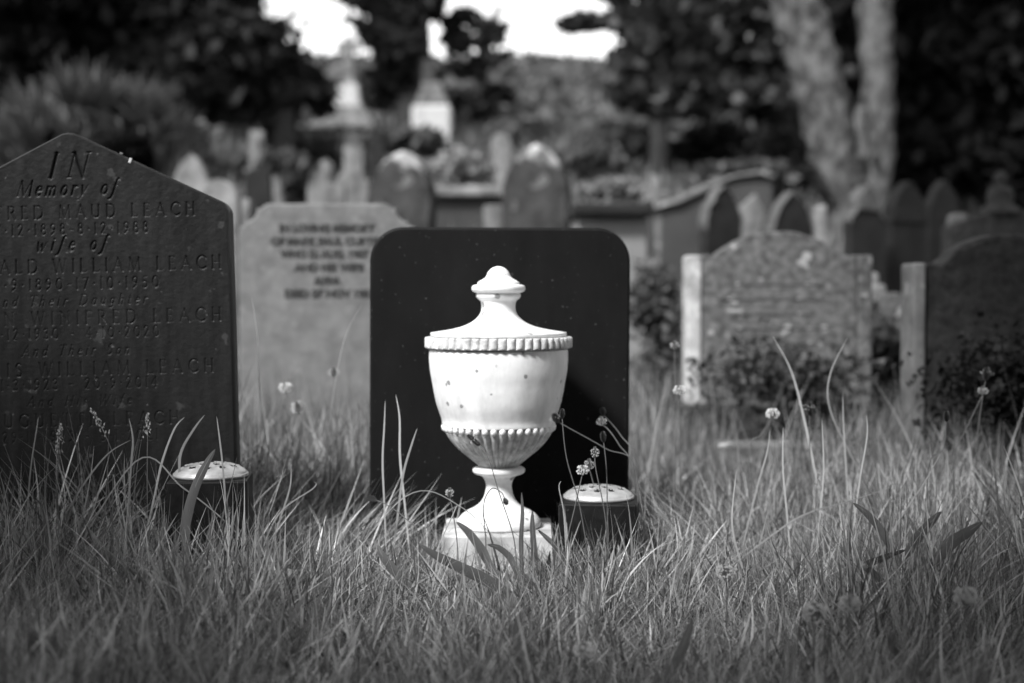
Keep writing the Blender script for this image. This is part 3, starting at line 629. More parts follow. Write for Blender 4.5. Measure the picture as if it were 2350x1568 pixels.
GL['S'] = (.56, [('T', ell(.28, .75, .18, .24, 40, 200, 9) + [(.28, .52)] + ell(.27, .25, .2, .25, 60, -140, 9))])
GL['T'] = (.66, st(.33) + [('t', [(.04, 1), (.62, 1)]), ('t', [(.04, 1), (.03, .88)]), ('t', [(.62, 1), (.63, .88)])])
GL['J'] = (.36, [('T', [(.2, 1), (.2, .05), (.12, -.18), (0, -.24)]), sf(.2, 1)])
GL['2'] = (.56, [('T', ell(.26, .76, .18, .24, 170, -30, 9) + [(.08, .02)]), ('t', [(.06, 0), (.5, 0)])])
GL['3'] = (.52, [('T', ell(.24, .77, .17, .22, 160, -80, 8) + ell(.23, .27, .21, .27, 80, -150, 9))])
GL['4'] = (.62, [('T', [(.42, 0), (.42, 1)]), ('t', [(.42, 1), (.04, .3)]), ('t', [(.04, .3), (.56, .3)]), sf(.42, 0)])
GL['5'] = (.52, [('t', [(.12, 1), (.46, 1)]), ('t', [(.12, 1), (.1, .58)]), ('T', ell(.22, .3, .22, .3, 115, -140, 10))])
GL['6'] = (.56, [('T', [(.44, 1), (.2, .75), (.08, .4)] + ell(.28, .27, .2, .27, 150, -210, 12))])
GL['7'] = (.54, [('t', [(.06, 1), (.5, 1)]), ('T', [(.5, 1), (.18, 0)]), ('t', [(.06, 1), (.05, .88)])])
GL['8'] = (.56, [('T', ell(.27, .76, .16, .23)), ('T', ell(.27, .27, .21, .27))])
GL['9'] = (.56, [('T', ell(.27, .72, .2, .27)), ('T', [(.46, .66), (.36, .25), (.1, 0)])])
GL['.'] = (.30, [('T', [(.13, .48), (.16, .48)]), ('T', [(.145, .45), (.145, .51)])]); GL['-'] = (.44, [('t', [(.08, .42), (.36, .42)]), ('t', [(.08, .44), (.36, .44)])]); GL[' '] = (.42, [])
xh = .60
GL['n'] = (.52, [('T', [(.08, 0), (.08, xh)]), ('T', [(.08, .42), (.2, .58), (.34, .56), (.38, .4), (.38, 0)]), sf(.06, xh, .05), sf(.42, 0, .05)])
GL['m'] = (.78, [('T', [(.08, 0), (.08, xh)]), ('T', [(.08, .42), (.18, .58), (.3, .56), (.34, .4), (.34, 0)]), ('T', [(.34, .42), (.46, .58), (.58, .56), (.62, .4), (.62, 0)]), sf(.66, 0, .05)])
GL['h'] = (.52, [('T', [(.08, 0), (.08, 1)]), ('T', [(.08, .42), (.2, .58), (.34, .56), (.38, .4), (.38, 0)]), sf(.06, 1, .05), sf(.42, 0, .05)])
GL['r'] = (.38, [('T', [(.08, 0), (.08, xh)]), ('T', [(.08, .42), (.2, .58), (.32, .56)]), sf(.06, xh, .05)])
GL['i'] = (.24, [('T', [(.1, 0), (.1, xh)]), ('T', [(.11, .82), (.13, .82)]), sf(.13, 0, .05)])
GL['e'] = (.46, [('T', [(.08, .32), (.38, .38)] + ell(.23, .42, .15, .18, 0, 150, 8) + ell(.23, .26, .17, .26, 160, 320, 8))])
GL['o'] = (.52, [('T', ell(.24, .3, .18, .3))])
GL['a'] = (.52, [('T', ell(.23, .3, .17, .3)), ('T', [(.4, xh), (.4, .06), (.46, 0)])])
GL['d'] = (.52, [('T', ell(.23, .3, .17, .3)), ('T', [(.4, 1), (.4, .06), (.46, 0)])])
GL['u'] = (.52, [('T', [(.08, xh), (.08, .2), (.16, .03), (.3, .08), (.38, .24)]), ('T', [(.38, xh), (.38, .04), (.44, 0)])])
GL['g'] = (.50, [('T', ell(.23, .34, .16, .25)), ('T', [(.39, xh), (.39, -.12), (.25, -.3), (.06, -.24)])])
GL['y'] = (.50, [('T', [(.06, xh), (.2, .02)]), ('t', [(.42, xh), (.2, .02), (.04, -.3), (-.08, -.3)])])
GL['s'] = (.38, [('T', [(.3, .5), (.18, .6), (.08, .46), (.26, .22), (.2, .03), (.04, .08)])])
GL['t'] = (.34, [('T', [(.14, .8), (.12, .1), (.2, 0), (.28, .04)]), ('t', [(.02, .58), (.28, .58)])])
GL['f'] = (.40, [('T', [(.36, .95), (.28, 1.02), (.2, .9), (.12, 0), (.04, -.26), (-.08, -.3)]), ('t', [(.02, .58), (.34, .58)])])
GL['w'] = (.70, [('T', [(.04, xh), (.16, 0)]), ('t', [(.16, 0), (.34, .5)]), ('T', [(.34, .5), (.44, 0)]), ('t', [(.44, 0), (.64, xh)])])

def leach_stone():
    D = 3.0; s = 3264/D; roll = 1.5; apex = at(150, 297, D); th = .058
    gy = Hf(apex.x, D)
    o = empty('inscribed_slate_headstone', (apex.x, D, gy), (R(-1.0), R(-roll), 0))
    tag(o, 'dark slate gabled headstone carved with many lines of family names at left', 'headstone')
    hw = 363/s; zt = (apex.z - gy)/math.cos(R(roll)); slope = math.tan(R(26.3))
    # keep the carved apex where the photograph has it after the roll about the foot
    o.location.x += zt*math.sin(R(roll))
    def top(x):
        ax = np.abs(x); t = zt - ax*slope
        e = np.clip((ax - (hw - .018))/.018, 0, 1)
        t = t - .018*(1 - np.sqrt(np.clip(1 - e*e*.98, 0, 1)))
        return t - .004*np.exp(-(ax/.008)**2)
    zb = -.12; nc, nr = 520, 620
    S = np.linspace(-1, 1, nc); Tt = np.linspace(0, 1, nr)
    def pos(Sv, Tv, ins):
        x = Sv*(hw - ins); return x, zb + Tv*(top(np.clip(x, -hw, hw)) - ins*(1.1) - zb)
    X, Z = pos(S[None, :]*np.ones((nr, 1)), Tt[:, None]*np.ones((1, nc)), .0035)
    depth = np.zeros_like(X)
    xs = X[0]
    def groove(x0, z0, x1, z1, wid):
        hwid = wid/2; c0 = np.searchsorted(xs, min(x0, x1) - hwid); c1 = np.searchsorted(xs, max(x0, x1) + hwid)
        if c1 <= c0: return
        zc = Z[:, (c0 + c1)//2 if (c0+c1)//2 < nc else nc-1]
        r0 = max(np.searchsorted(zc, min(z0, z1) - hwid) - 4, 0); r1 = min(np.searchsorted(zc, max(z0, z1) + hwid) + 4, nr)
        if r1 <= r0: return
        px = X[r0:r1, c0:c1]; pz = Z[r0:r1, c0:c1]
        dx, dz = x1 - x0, z1 - z0; L2 = dx*dx + dz*dz + 1e-12
        t = np.clip(((px - x0)*dx + (pz - z0)*dz)/L2, 0, 1)
        d = np.hypot(px - x0 - t*dx, pz - z0 - t*dz)
        depth[r0:r1, c0:c1] = np.maximum(depth[r0:r1, c0:c1], np.clip(hwid - d, 0, None)*1.45)
    def line(txt, pl, pr, py, cap, it=False, wk=1.0):
        dx, dz = pr - 150, -(py - 297); r = R(roll)
        rx = (dx*math.cos(r) + dz*math.sin(r))/s; lz = zt + (-dx*math.sin(r) + dz*math.cos(r))/s
        lx = rx - (pr - pl)/s; cap = cap/s
        n = len(txt); tot = sum(GL[c][0] for c in txt)*cap; track = ((rx - lx) - tot)/max(n - 1, 1)
        x = lx
        for c in txt:
            a, strokes = GL[c]
            for kind, pts in strokes:
                wd = cap*(.16 if kind == 'T' else .075)*wk
                wd = max(wd, .0021)
                for (ax, ay), (bx, by) in zip(pts[:-1], pts[1:]):
                    sh = .28 if it else 0
                    groove(x + (ax + sh*ay)*cap, lz + ay*cap, x + (bx + sh*by)*cap, lz + by*cap, wd)
            x += a*cap + track
    line('IN', 103, 192, 404, 56, True)
    line('Memory of', 30, 262, 443, 35, True)
    line('WINIFRED MAUD LEACH', -132, 443, 491, 29)
    line('27.12.1898-8.12.1988', -40, 335, 531, 24)
    line('wife of', 75, 238, 571, 33, True)
    line('REGINALD WILLIAM LEACH', -160, 503, 614, 30)
    line('26.9.1890-17.10.1950', -45, 359, 657, 25)
    line('And Their Daughter', -30, 330, 695, 24, True, .8)
    line('HELEN WINIFRED LEACH', -128, 503, 734, 30, False, .85)
    line('25.12.1930 - 4.10.2020', -48, 360, 770, 24, False, .85)
    line('And Their Son', 40, 290, 811, 24, True, .8)
    line('DENNIS WILLIAM LEACH', -135, 485, 852, 30, False, .85)
    line('21.3.1923 - 20.9.2014', -28, 355, 887, 24, False, .85)
    line('And His Wife', 52, 294, 927, 23, True, .75)
    line('HUGUETTE LEACH', -36, 404, 971, 29, False, .78)
    line('29.11.1929 - 5.1.2021', -4, 356, 1008, 24, False, .75)
    Y = depth + .0004*np.sin(X*140 + np.sin(Z*60))*np.sin(Z*90 + 1)*.6
    rr = lambda P: P
    grid = np.stack([X, Y, Z], -1).reshape(-1, 3)
    idx = np.arange(nr*nc).reshape(nr, nc)
    loop = np.concatenate([idx[0, :], idx[1:, -1], idx[-1, -2::-1], idx[-2:0:-1, 0]])
    Sl = np.concatenate([S, np.ones(nr-1), S[-2::-1], -np.ones(nr-2)]); Tl = np.concatenate([np.zeros(nc), Tt[1:], np.ones(nc-1), Tt[-2:0:-1]])
    F = np.stack([idx[:-1, :-1], idx[:-1, 1:], idx[1:, 1:], idx[1:, :-1]], -1).reshape(-1, 4)
    me = np_mesh('inscribed_face', grid, F); f = link('inscribed_face', me, M['slate'], o, smooth=True)
    # the sides and back
    rings = []
    for ins, y in ((.0035, 0), (0, .0035), (0, th - .004), (.004, th)):
        x, z = pos(Sl, Tl, ins); rings.append(np.stack([x, np.full_like(x, y), z], -1))
    V = np.concatenate(rings); n = len(Sl); i = np.arange(n); j = (i+1) % n; FF = []
    for k in range(3): FF.append(np.stack([k*n+i, k*n+j, (k+1)*n+j, (k+1)*n+i], -1))
    me = np_mesh('stone_sides', V, np.concatenate(FF)); link('stone_sides', me, M['slate_edge'], o)
    prism('stone_back', [(-hw+.004, zb), (hw-.004, zb), (hw-.004, float(top(np.array(hw)))-.004), (hw-.02, float(top(np.array(hw-.02)))-.004), (0, zt-.006), (-hw+.02, float(top(np.array(hw-.02)))-.004), (-hw+.004, float(top(np.array(hw)))-.004)], .004, M['slate'], o, 0, y0=th-.0045)
    # chip and mark near the top
    for px, py, w_, h_, m in ((291, 366, .006, .011, 'white_stone'), (272, 350, .007, .004, 'mid_stone')):
        dx, dz = px - 150, -(py - 297); r = R(roll)
        box('lichen_fleck', w_, .003, h_, M[m], o, .001, loc=((dx*math.cos(r) + dz*math.sin(r))/s, .0005, zt + (-dx*math.sin(r) + dz*math.cos(r))/s - h_/2), rot=(0, R(20), 0))
leach_stone()

# ------------------------------------------------------------------ central granite tablet
def tablet():
    D = 3.27; s = 3264/D; w = 597/s; T = at(1144, 522, D); gy = Hf(T.x, D) - .1; h = T.z - gy; r = .078
    o = empty('black_granite_headstone', (T.x, D, gy), (0, R(.25), 0)); tag(o, 'plain black granite headstone with rounded corners behind the white urn', 'headstone')
    pts = [(-w/2, 0), (w/2, 0)] + arc(w/2 - r, h - r, r, 0, 90, 18) + arc(-w/2 + r, h - r, r, 90, 180, 18)
    prism('tablet', pts, .05, M['granite'], o, .006)
    box('plinth', w + .02, .11, .13, M['granite'], o, .004, loc=(0, .03, 0))
tablet()

# ------------------------------------------------------------------ white marble urn
def urn():
    Du = 3.085; px_m = 3264/Du; c = at(1145, 1208, Du); gx = c.x
    o = empty('marble_urn', (gx, Du, c.z), (0, R(-.1), 0)); tag(o, 'white marble lidded urn with beaded fluted bowl on a square base', 'urn')
    base_y = 1208
    def P(l): return [(r/px_m, (base_y - y)/px_m) for r, y in l]
    def z5(y): return 470 + .3297*y
    def z2(y): return 846 + .36*y
    k5 = .3297; k2 = .36
    lid = [(.5, z5(422)), (25*k5, z5(426)), (52*k5, z5(440)), (74*k5, z5(465)), (85*k5, z5(490)), (102*k5, z5(508)), (128*k5, z5(522)), (145*k5, z5(534)), (147*k5, z5(546)), (150*k5, z5(549)),
           (172*k5, z5(553)), (184*k5, z5(563)), (187*k5, z5(578)), (183*k5, z5(592)), (168*k5, z5(603)), (154*k5, z5(607)), (150*k5, z5(612)), (155*k5, z5(622)), (154*k5, z5(634)), (143*k5, z5(648)),
           (124*k5, z5(664)), (118*k5, z5(690)), (119*k5, z5(720)), (127*k5, z5(748)), (150*k5, z5(780)), (195*k5, z5(815)), (260*k5, z5(842)), (350*k5, z5(863)), (440*k5, z5(877)), (472*k5, z5(882)), (474*k5, z5(888)), (474*k5, z5(904)), (470*k5, z5(908)), (452*k5, z5(910)), (452*k5, z5(918))]
    lidp = P(lid); sm = []
    a = spline(lidp[0:8], 5) + spline(lidp[8:20], 5) + spline(lidp[20:29], 7) + lidp[29:]
    lathe('lid', a, M['marble'], o, 96)
    # scalloped band
    nf = 52
    def scal(rr, zz, th):
        edge = np.clip((rr - 500*k5/px_m)/(14*k5/px_m), 0, 1)
        return rr - edge*(.008*(np.abs(np.sin(th*nf/2))**.55*-1 + 1))
    bp = dens(P([(452*k5, z5(912)), (500*k5, z5(912)), (511*k5, z5(915)), (514*k5, z5(922)), (514*k5, z5(978)), (511*k5, z5(986)), (502*k5, z5(990)), (486*k5, z5(992)), (470*k5, z5(996))]), .004)
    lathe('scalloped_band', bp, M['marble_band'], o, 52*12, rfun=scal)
    bowl = P([(466*k5, z5(994)), (481*k5, z5(1003)), (484*k5, z5(1040)), (483*k5, z5(1090)), (476*k5, z5(1160)), (463*k5, z5(1230)), (449*k5, z5(1310)), (430*k5, z5(1390)), (401*k5, z5(1475)), (130, z2(345)), (129, z2(354))])
    lathe('bowl', spline(bowl, 6), M['marble'], o, 96)
    nfl = 40
    zfl = (base_y - z2(368))/px_m
    def flu(rr, zz, th):
        t = np.clip(rr/(340*k2/px_m), 0, 1); return rr - .0095*t*(.35 + .65*np.clip((zfl - zz)/.02, 0, 1))*(1 - np.abs(np.sin(th*nfl/2))**.7)
    fl = spline(P([(126, z2(362)), (125.5, z2(378)), (338*k2, z2(405)), (306*k2, z2(455)), (255*k2, z2(510)), (200*k2, z2(555)), (160*k2, z2(588)), (135*k2, z2(610)), (120*k2, z2(622))]), 6)
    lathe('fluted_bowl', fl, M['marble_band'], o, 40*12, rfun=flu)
    # beads
    bmx = bmesh.new(); bmesh.ops.create_icosphere(bmx, subdivisions=1, radius=.0085); bmx.faces.ensure_lookup_table()
    bead = bm_mesh('bead', bmx); bead.materials.append(M['marble']); bead.polygons.foreach_set('use_smooth', [True]*len(bead.polygons))
    rb = 126.5/px_m - .002; zb = (base_y - z2(368))/px_m
    for i in range(nfl):
        a = 2*math.pi*(i + .5)/nfl; b = link('bead', bead, None, o, loc=(rb*math.cos(a), rb*math.sin(a), zb)); b.rotation_euler = (0, 0, a); b.scale = (1, .98, 1.15)
    foot = P([(118*k2, z2(620)), (150*k2, z2(624)), (165*k2, z2(634)), (168*k2, z2(645)), (164*k2, z2(657)), (148*k2, z2(668)), (128*k2, z2(674)), (106*k2, z2(684)), (95*k2, z2(700)), (86*k2, z2(722)), (82*k2, z2(745)), (86*k2, z2(775)),
              (94*k2, z2(805)), (108*k2, z2(835)), (132*k2, z2(862)), (165*k2, z2(886)), (203*k2, z2(904)), (212*k2, z2(912)), (232*k2, z2(924)), (252*k2, z2(945)), (264*k2, z2(965)), (268*k2, z2(980)), (267*k2, z2(996)), (260*k2, z2(1004))])
    lathe('foot', spline(foot, 5), M['marble'], o, 80)
    pw = 259/(3264/(Du - .11)); gz0 = Hf(gx, Du)
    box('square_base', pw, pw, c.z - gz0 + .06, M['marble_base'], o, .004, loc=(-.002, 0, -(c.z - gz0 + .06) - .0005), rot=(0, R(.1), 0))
urn()

# ------------------------------------------------------------------ block vases with perforated domed lids
def vase(label, pxc, D, py_rim, lid_w, block_w, yaw, ht):
    s = 3264/D; c = at(pxc, py_rim, D); gy = Hf(c.x, D)
    o = empty('grave_vase', (c.x, D, gy - .03), (0, 0, R(yaw))); tag(o, label, 'flower vase', 'grave vases with perforated lids')
    zt = c.z - gy + .03 - .006
    box('stone_block', block_w/s, block_w/s, zt, M['vase_stone'], o, .004, taper=1.0)
    r = lid_w/2/s; hgt = r*.30
    prof = [(r*.98, 0), (r, .003), (r*.985, .006)] + [(r*.97*math.cos(R(a)), .006 + hgt*math.sin(R(a))) for a in range(6, 90, 6)] + [(.0005, .006 + hgt)]
    # dome grid with real holes: faces inside a hole are left out, with an inner dark cup below
    nr_, ns_ = 46, 144
    rr = np.linspace(.0, 1, nr_); th = np.linspace(0, 2*np.pi, ns_, endpoint=False)
    RR, TH = np.meshgrid(rr, th, indexing='ij')
    prof_r = r*np.sin(RR*np.pi/2*.985); prof_z = .006 + hgt*np.cos(RR*np.pi/2*.985)
    X = prof_r*np.cos(TH); Y = prof_r*np.sin(TH)
    holes = [(0, 0, .09)] + [(.36*math.cos(R(a)), .36*math.sin(R(a)), .09) for a in range(0, 360, 60)] + [(.68*math.cos(R(a+15)), .68*math.sin(R(a+15)), .09) for a in range(0, 360, 36)]
    Z = prof_z.copy(); dmin = np.full_like(X, 9.)
    for hx, hy, hr in holes:
        d = np.hypot(X/r - hx, Y/r - hy) - hr; dmin = np.minimum(dmin, d)
    Z += r*.03*np.exp(-(np.clip(dmin, 0, 1)/.04)**2)*(dmin > 0)     # rims pressed up a little
    idx = np.arange(nr_*ns_).reshape(nr_, ns_)
    F = np.stack([idx[:-1], np.roll(idx, -1, 1)[:-1], np.roll(idx, -1, 1)[1:], idx[1:]], -1).reshape(-1, 4)
    dm = dmin.ravel()[F].mean(1); F = F[dm > 0]
    V = np.stack([X, Y, Z + zt], -1).reshape(-1, 3)
    link('perforated_lid', np_mesh('perforated_lid', V, F), M['metal'], o, smooth=True)
    lathe('lid_rim', [(r*.90, zt + .0), (r*1.0, zt + .0), (r*1.035, zt + .003), (r*1.03, zt + .0075), (r*.99, zt + .0085)], M['metal'], o, 72)
    lathe('inner_liner', [(.0005, zt + .004), (r*.95, zt + .004), (r*.96, zt + .006)], M['hole'], o, 40)
vase('stone block vase with a domed perforated metal lid, left one by the slate headstone', 484, 2.84, 1087, 166, 178, 6, .18)
vase('stone block vase with a domed perforated metal lid, right one beside the urn base', 1374, 3.0, 1138, 158, 176, -5, .16)

# ------------------------------------------------------------------ grass
BLOCK = []   # footprints kept free of blades: (x0,x1,y0,y1)
def blocks():
    for n_, hx, y0, y1 in (('black_granite_headstone', .30, -.01, .07), ('marble_urn', .12, -.12, .12), ('inscribed_slate_headstone', .34, -.01, .07)):
        o = bpy.data.objects[n_]; BLOCK.append((o.location.x - hx, o.location.x + hx, o.location.y + y0, o.location.y + y1))
    for o in bpy.data.objects:
        if o.name.startswith('grave_vase'): BLOCK.append((o.location.x - .085, o.location.x + .085, o.location.y - .085, o.location.y + .085))
blocks()

def blades(x, y, L, W, lean, bend, nseg=4, tone=None, az=None, z=None):
    n = len(x); z0 = H(x, y) - .005 if z is None else z
    az = rng.random(n)*2*np.pi if az is None else az
    fa = rng.random(n)*np.pi     # facing of the flat side
    dx, dy = np.cos(az), np.sin(az); wx, wy = np.cos(fa), np.sin(fa)
    t = np.linspace(0, 1, nseg+1)[None, :]
    ang = lean[:, None] + bend[:, None]*t           # angle from vertical along blade
    seg = (L/nseg)[:, None]
    ox = np.cumsum(np.sin(ang)*seg, 1) - np.sin(ang[:, :1])*seg; oz = np.cumsum(np.cos(ang)*seg, 1) - np.cos(ang[:, :1])*seg
    kink = rng.normal(0, .03, n)[:, None]*L[:, None]*np.sin(t*3.0)
    X = x[:, None] + dx[:, None]*ox - dy[:, None]*kink; Y = y[:, None] + dy[:, None]*ox + dx[:, None]*kink; Z = z0[:, None] + oz
    ww = (W/2)[:, None]*np.clip(1.02 - t**1.8, .06, 1)*np.clip(.55 + t*2, 0, 1)
    A = np.stack([X - wx[:, None]*ww, Y - wy[:, None]*ww, Z], -1); B = np.stack([X + wx[:, None]*ww, Y + wy[:, None]*ww, Z], -1)
    V = np.stack([A, B], 2).reshape(-1, 3)
    base = np.arange(n)[:, None]*(2*(nseg+1)) + np.arange(nseg)[None, :]*2
    F = np.stack([base, base+1, base+3, base+2], -1).reshape(-1, 4)
    tone = .6 + .75*rng.random(n) if tone is None else tone
    T = (tone[:, None]*np.ones(2*(nseg+1))[None, :]).ravel()
    return V, F, T

def scatter(n, y0, y1, k=.40, pad=.25, clump=None):
    y = np.sqrt(rng.random(n)*(y1**2 - y0**2) + y0**2); x = (rng.random(n)*2 - 1)*(k*y + pad)
    keep = np.ones(n, bool)
    for a, b, c, d in BLOCK: keep &= ~((x > a) & (x < b) & (y > c) & (y < d))
    return x[keep], y[keep]

def noise2(x, y, f, s): return .5 + .25*(np.sin(f*x + 1.7*s) * np.cos(f*.83*y + s) + np.sin(f*1.9*x - f*.6*y + 2.3*s))*1.2

def hfac(x, y): return 1 + .75*np.clip(sstep(.35, .75, x) + sstep(-.3, -.55, x), 0, 1)*sstep(2.15, 2.75, y)
def grass():
    parts = []
    def add(r): parts.append(r)
    def flush(name, label, mat):
        V0 = 0; Vs, Fs, Ts = [], [], []
        for V, F, T in parts: Vs.append(V); Fs.append(F + V0); Ts.append(T); V0 += len(V)
        tag(link(name, np_mesh(name, np.concatenate(Vs), np.concatenate(Fs), np.concatenate(Ts)), mat), label, kind='stuff'); parts.clear()
    tn = lambda n, a=.25, b=1.9: a + (b*1.35 - a)*rng.random(n)**2.0
    # fine short sward
    x, y = scatter(82000, 1.5, 3.4); n = len(x); c = noise2(x, y, 9, 1)
    L = (.03 + .075*rng.random(n)**1.3)*(0.5 + 1.0*c)*hfac(x, y)**.6; add(blades(x, y, L, .0013 + .0028*rng.random(n)**2, .05 + rng.random(n)*1.1, rng.normal(.2, .45, n), 4, tn(n)))
    # medium blades, leaning every way, partly in clumps
    x, y = scatter(36000, 1.5, 3.7); n = len(x); c = noise2(x, y, 6, 4)
    L = (.06 + .10*rng.random(n))*(0.45 + .95*c)*hfac(x, y)**.8; add(blades(x, y, L, .0022 + .0050*rng.random(n)**1.5, rng.random(n)*1.0, rng.normal(.3, .5, n), 6, tn(n, .35, 2.4)))
    cx, cy = scatter(420, 1.6, 3.6); m = 16; x = np.repeat(cx, m) + rng.normal(0, .012, len(cx)*m); y = np.repeat(cy, m) + rng.normal(0, .012, len(cx)*m); n = len(x)
    az = np.repeat(rng.random(len(cx))*6.28, m) + rng.normal(0, .9, n)
    L = np.repeat(.10 + .10*rng.random(len(cx)), m)*(.5 + .6*rng.random(n))*hfac(x, y)**.7; add(blades(x, y, L, .003 + .0045*rng.random(n), .1 + .8*rng.random(n), rng.normal(.5, .5, n), 7, tn(n, .5, 2.3), az=az))
    # fine bent hairs and straw lying over the sward
    x, y = scatter(26000, 1.5, 3.4); n = len(x)
    add(blades(x, y, .05 + .09*rng.random(n), .0008 + .0010*rng.random(n), .7 + .9*rng.random(n), rng.normal(0, .25, n), 4, tn(n, .9, 3.4), z=H(x, y) + .045*rng.random(n)))
    # sheaf leaning over the left foot of the granite slab, another right of it
    for x0, x1, yy, a0, nn, Ls in ((-.42, -.30, 3.08, .15, 170, .24), (.36, .52, 3.15, 2.9, 150, .26), (.08, .36, 2.84, 1.2, 240, .19), (-.16, .14, 2.86, 1.57, 170, .12), (-.74, -.46, 2.70, 1.4, 150, .19), (-.95, -.55, 3.0, .6, 200, .24)):
        x = x0 + (x1-x0)*rng.random(nn); y = yy + rng.normal(0, .06, nn)
        add(blades(x, y, Ls*(.55 + .6*rng.random(nn)), .003 + .0035*rng.random(nn), .35 + .7*rng.random(nn), rng.normal(.35, .35, nn), 7, tn(nn, .6, 2.2), az=a0 + rng.normal(0, .45, nn)))
    # broad weed leaves in rosettes low in the sward
    cx, cy = scatter(170, 1.7, 3.5); m = 5; x = np.repeat(cx, m) + rng.normal(0, .01, len(cx)*m); y = np.repeat(cy, m) + rng.normal(0, .01, len(cx)*m); n = len(x)
    add(blades(x, y, (.07 + .08*rng.random(n))*hfac(x, y)**.4, .009 + .012*rng.random(n), .3 + .7*rng.random(n), rng.normal(.6, .4, n), 8, .35 + .7*rng.random(n)))
    flush('grass', 'rough uncut grass growing around the graves', M['grass'])
    # mid distance, taller towards the right and between the stones
    x, y = scatter(52000, 3.3, 5.4, .42); n = len(x); c = noise2(x, y, 5, 2)
    side = 1.0 + .5*sstep(.3, .9, x) + .3*sstep(-.2, -.45, x)*sstep(-1.2, -.7, x)
    L = (.07 + .16*rng.random(n)**1.5)*(0.5 + .9*c)*side*(.95 - .25*sstep(.4, .8, x)); add(blades(x, y, L, .0028 + .004*rng.random(n), rng.random(n)*.6, rng.normal(.45, .7, n), 4, tn(n, .25, 1.45)))
    x = 1.15 + .75*rng.random(1500); y = 3.75 + .45*rng.random(1500)
    add(blades(x, y, .12 + .16*rng.random(1500), .003 + .004*rng.random(1500), rng.random(1500)*.5, rng.normal(.4, .5, 1500), 6, tn(1500, .3, 1.5)))
    x, y = scatter(1000, 3.5, 6.2, .42); n = len(x)
    add(blades(x, y, .25 + .2*rng.random(n), .0025 + .003*rng.random(n), rng.random(n)*.3, rng.normal(.3, .3, n), 7, tn(n, .4, 1.6)))
    flush('meadow_grass', 'taller blurred grass in front of the lettered and lichened stones', M['grass'])
    x, y = scatter(36000, 5.2, 9, .42); n = len(x); c = noise2(x, y, 2.3, 3)
    add(blades(x, y, (.10 + .22*rng.random(n))*(.5 + .8*c), .006 + .008*rng.random(n), rng.random(n)*.6, rng.normal(.4, .6, n), 3, tn(n, .3, 1.9)))
    x, y = scatter(46000, 9, 28, .42); n = len(x); c = noise2(x, y, 1.3, 5)
    add(blades(x, y, (.15 + .3*rng.random(n))*(.4 + .9*c), .02 + .03*rng.random(n), rng.random(n)*.7, rng.normal(.4, .6, n), 2, tn(n, .3, 1.2) + 1.3*c*rng.random(n)))
    flush('distant_grass', 'long grass between the distant headstones', M['far_grass'])
grass()

# ------------------------------------------------------------------ single blades, stalks, leaves that the photograph shows one by one
def tonemesh(name, V, F, t=1.0): return np_mesh(name, V, F, np.full(len(V), t))

def px_path(pts, D0, D1=None):
    D1 = D0 if D1 is None else D1; n = len(pts)
    return [tuple(at(p[0], p[1], D0 + (D1 - D0)*i/(n-1))) for i, p in enumerate(pts)]

def extend(p):
    f, q = Vector(p[0]), Vector(p[1]); g0 = Hf(f.x, f.y) - .005
    if f.z <= g0: return p
    d = f - q; d.z = min(d.z, -1e-4); k = min((f.z - g0)/-d.z, .16/max(math.hypot(d.x, d.y), 1e-4))
    e = f + d*k; return [(e.x, e.y, Hf(e.x, e.y) - .005)] + list(p)

def ribbon(name, path, width, mat, parent, tone=1.0, fold=.35, prof=None):
    path = [np.array(p) for p in spline(path, 8)]; n = len(path)
    V = []
    for i, p in enumerate(path):
        t = path[min(i+1, n-1)] - path[max(i-1, 0)]; t /= np.linalg.norm(t)+1e-9
        view = p - np.array([0, 0, EYE]); view /= np.linalg.norm(view)
        side = np.cross(t, view + np.array([.3, 0, .4])); side /= np.linalg.norm(side); up = np.cross(side, t)
        u = i/(n-1); w = width*(np.interp(u, [0, .15, .45, .75, .92, 1], prof or [.45, .7, 1, .8, .4, .03]))/2
        V += [p - side*w, p - up*w*fold*.5, p + side*w]
    F = [[i*3+k, i*3+k+1, i*3+k+4, i*3+k+3] for i in range(n-1) for k in (0, 1)]
    return link(name, tonemesh(name, np.array(V), np.array(F), tone), mat, parent, smooth=True)

def rebase(o, parts_world_base):
    """children were built in world space: shift them so the thing's origin sits at its foot"""
    b = Vector(parts_world_base); o.location = b
    for c in o.children:
        if c.type == 'MESH': c.data.transform(Matrix.Translation(-b))

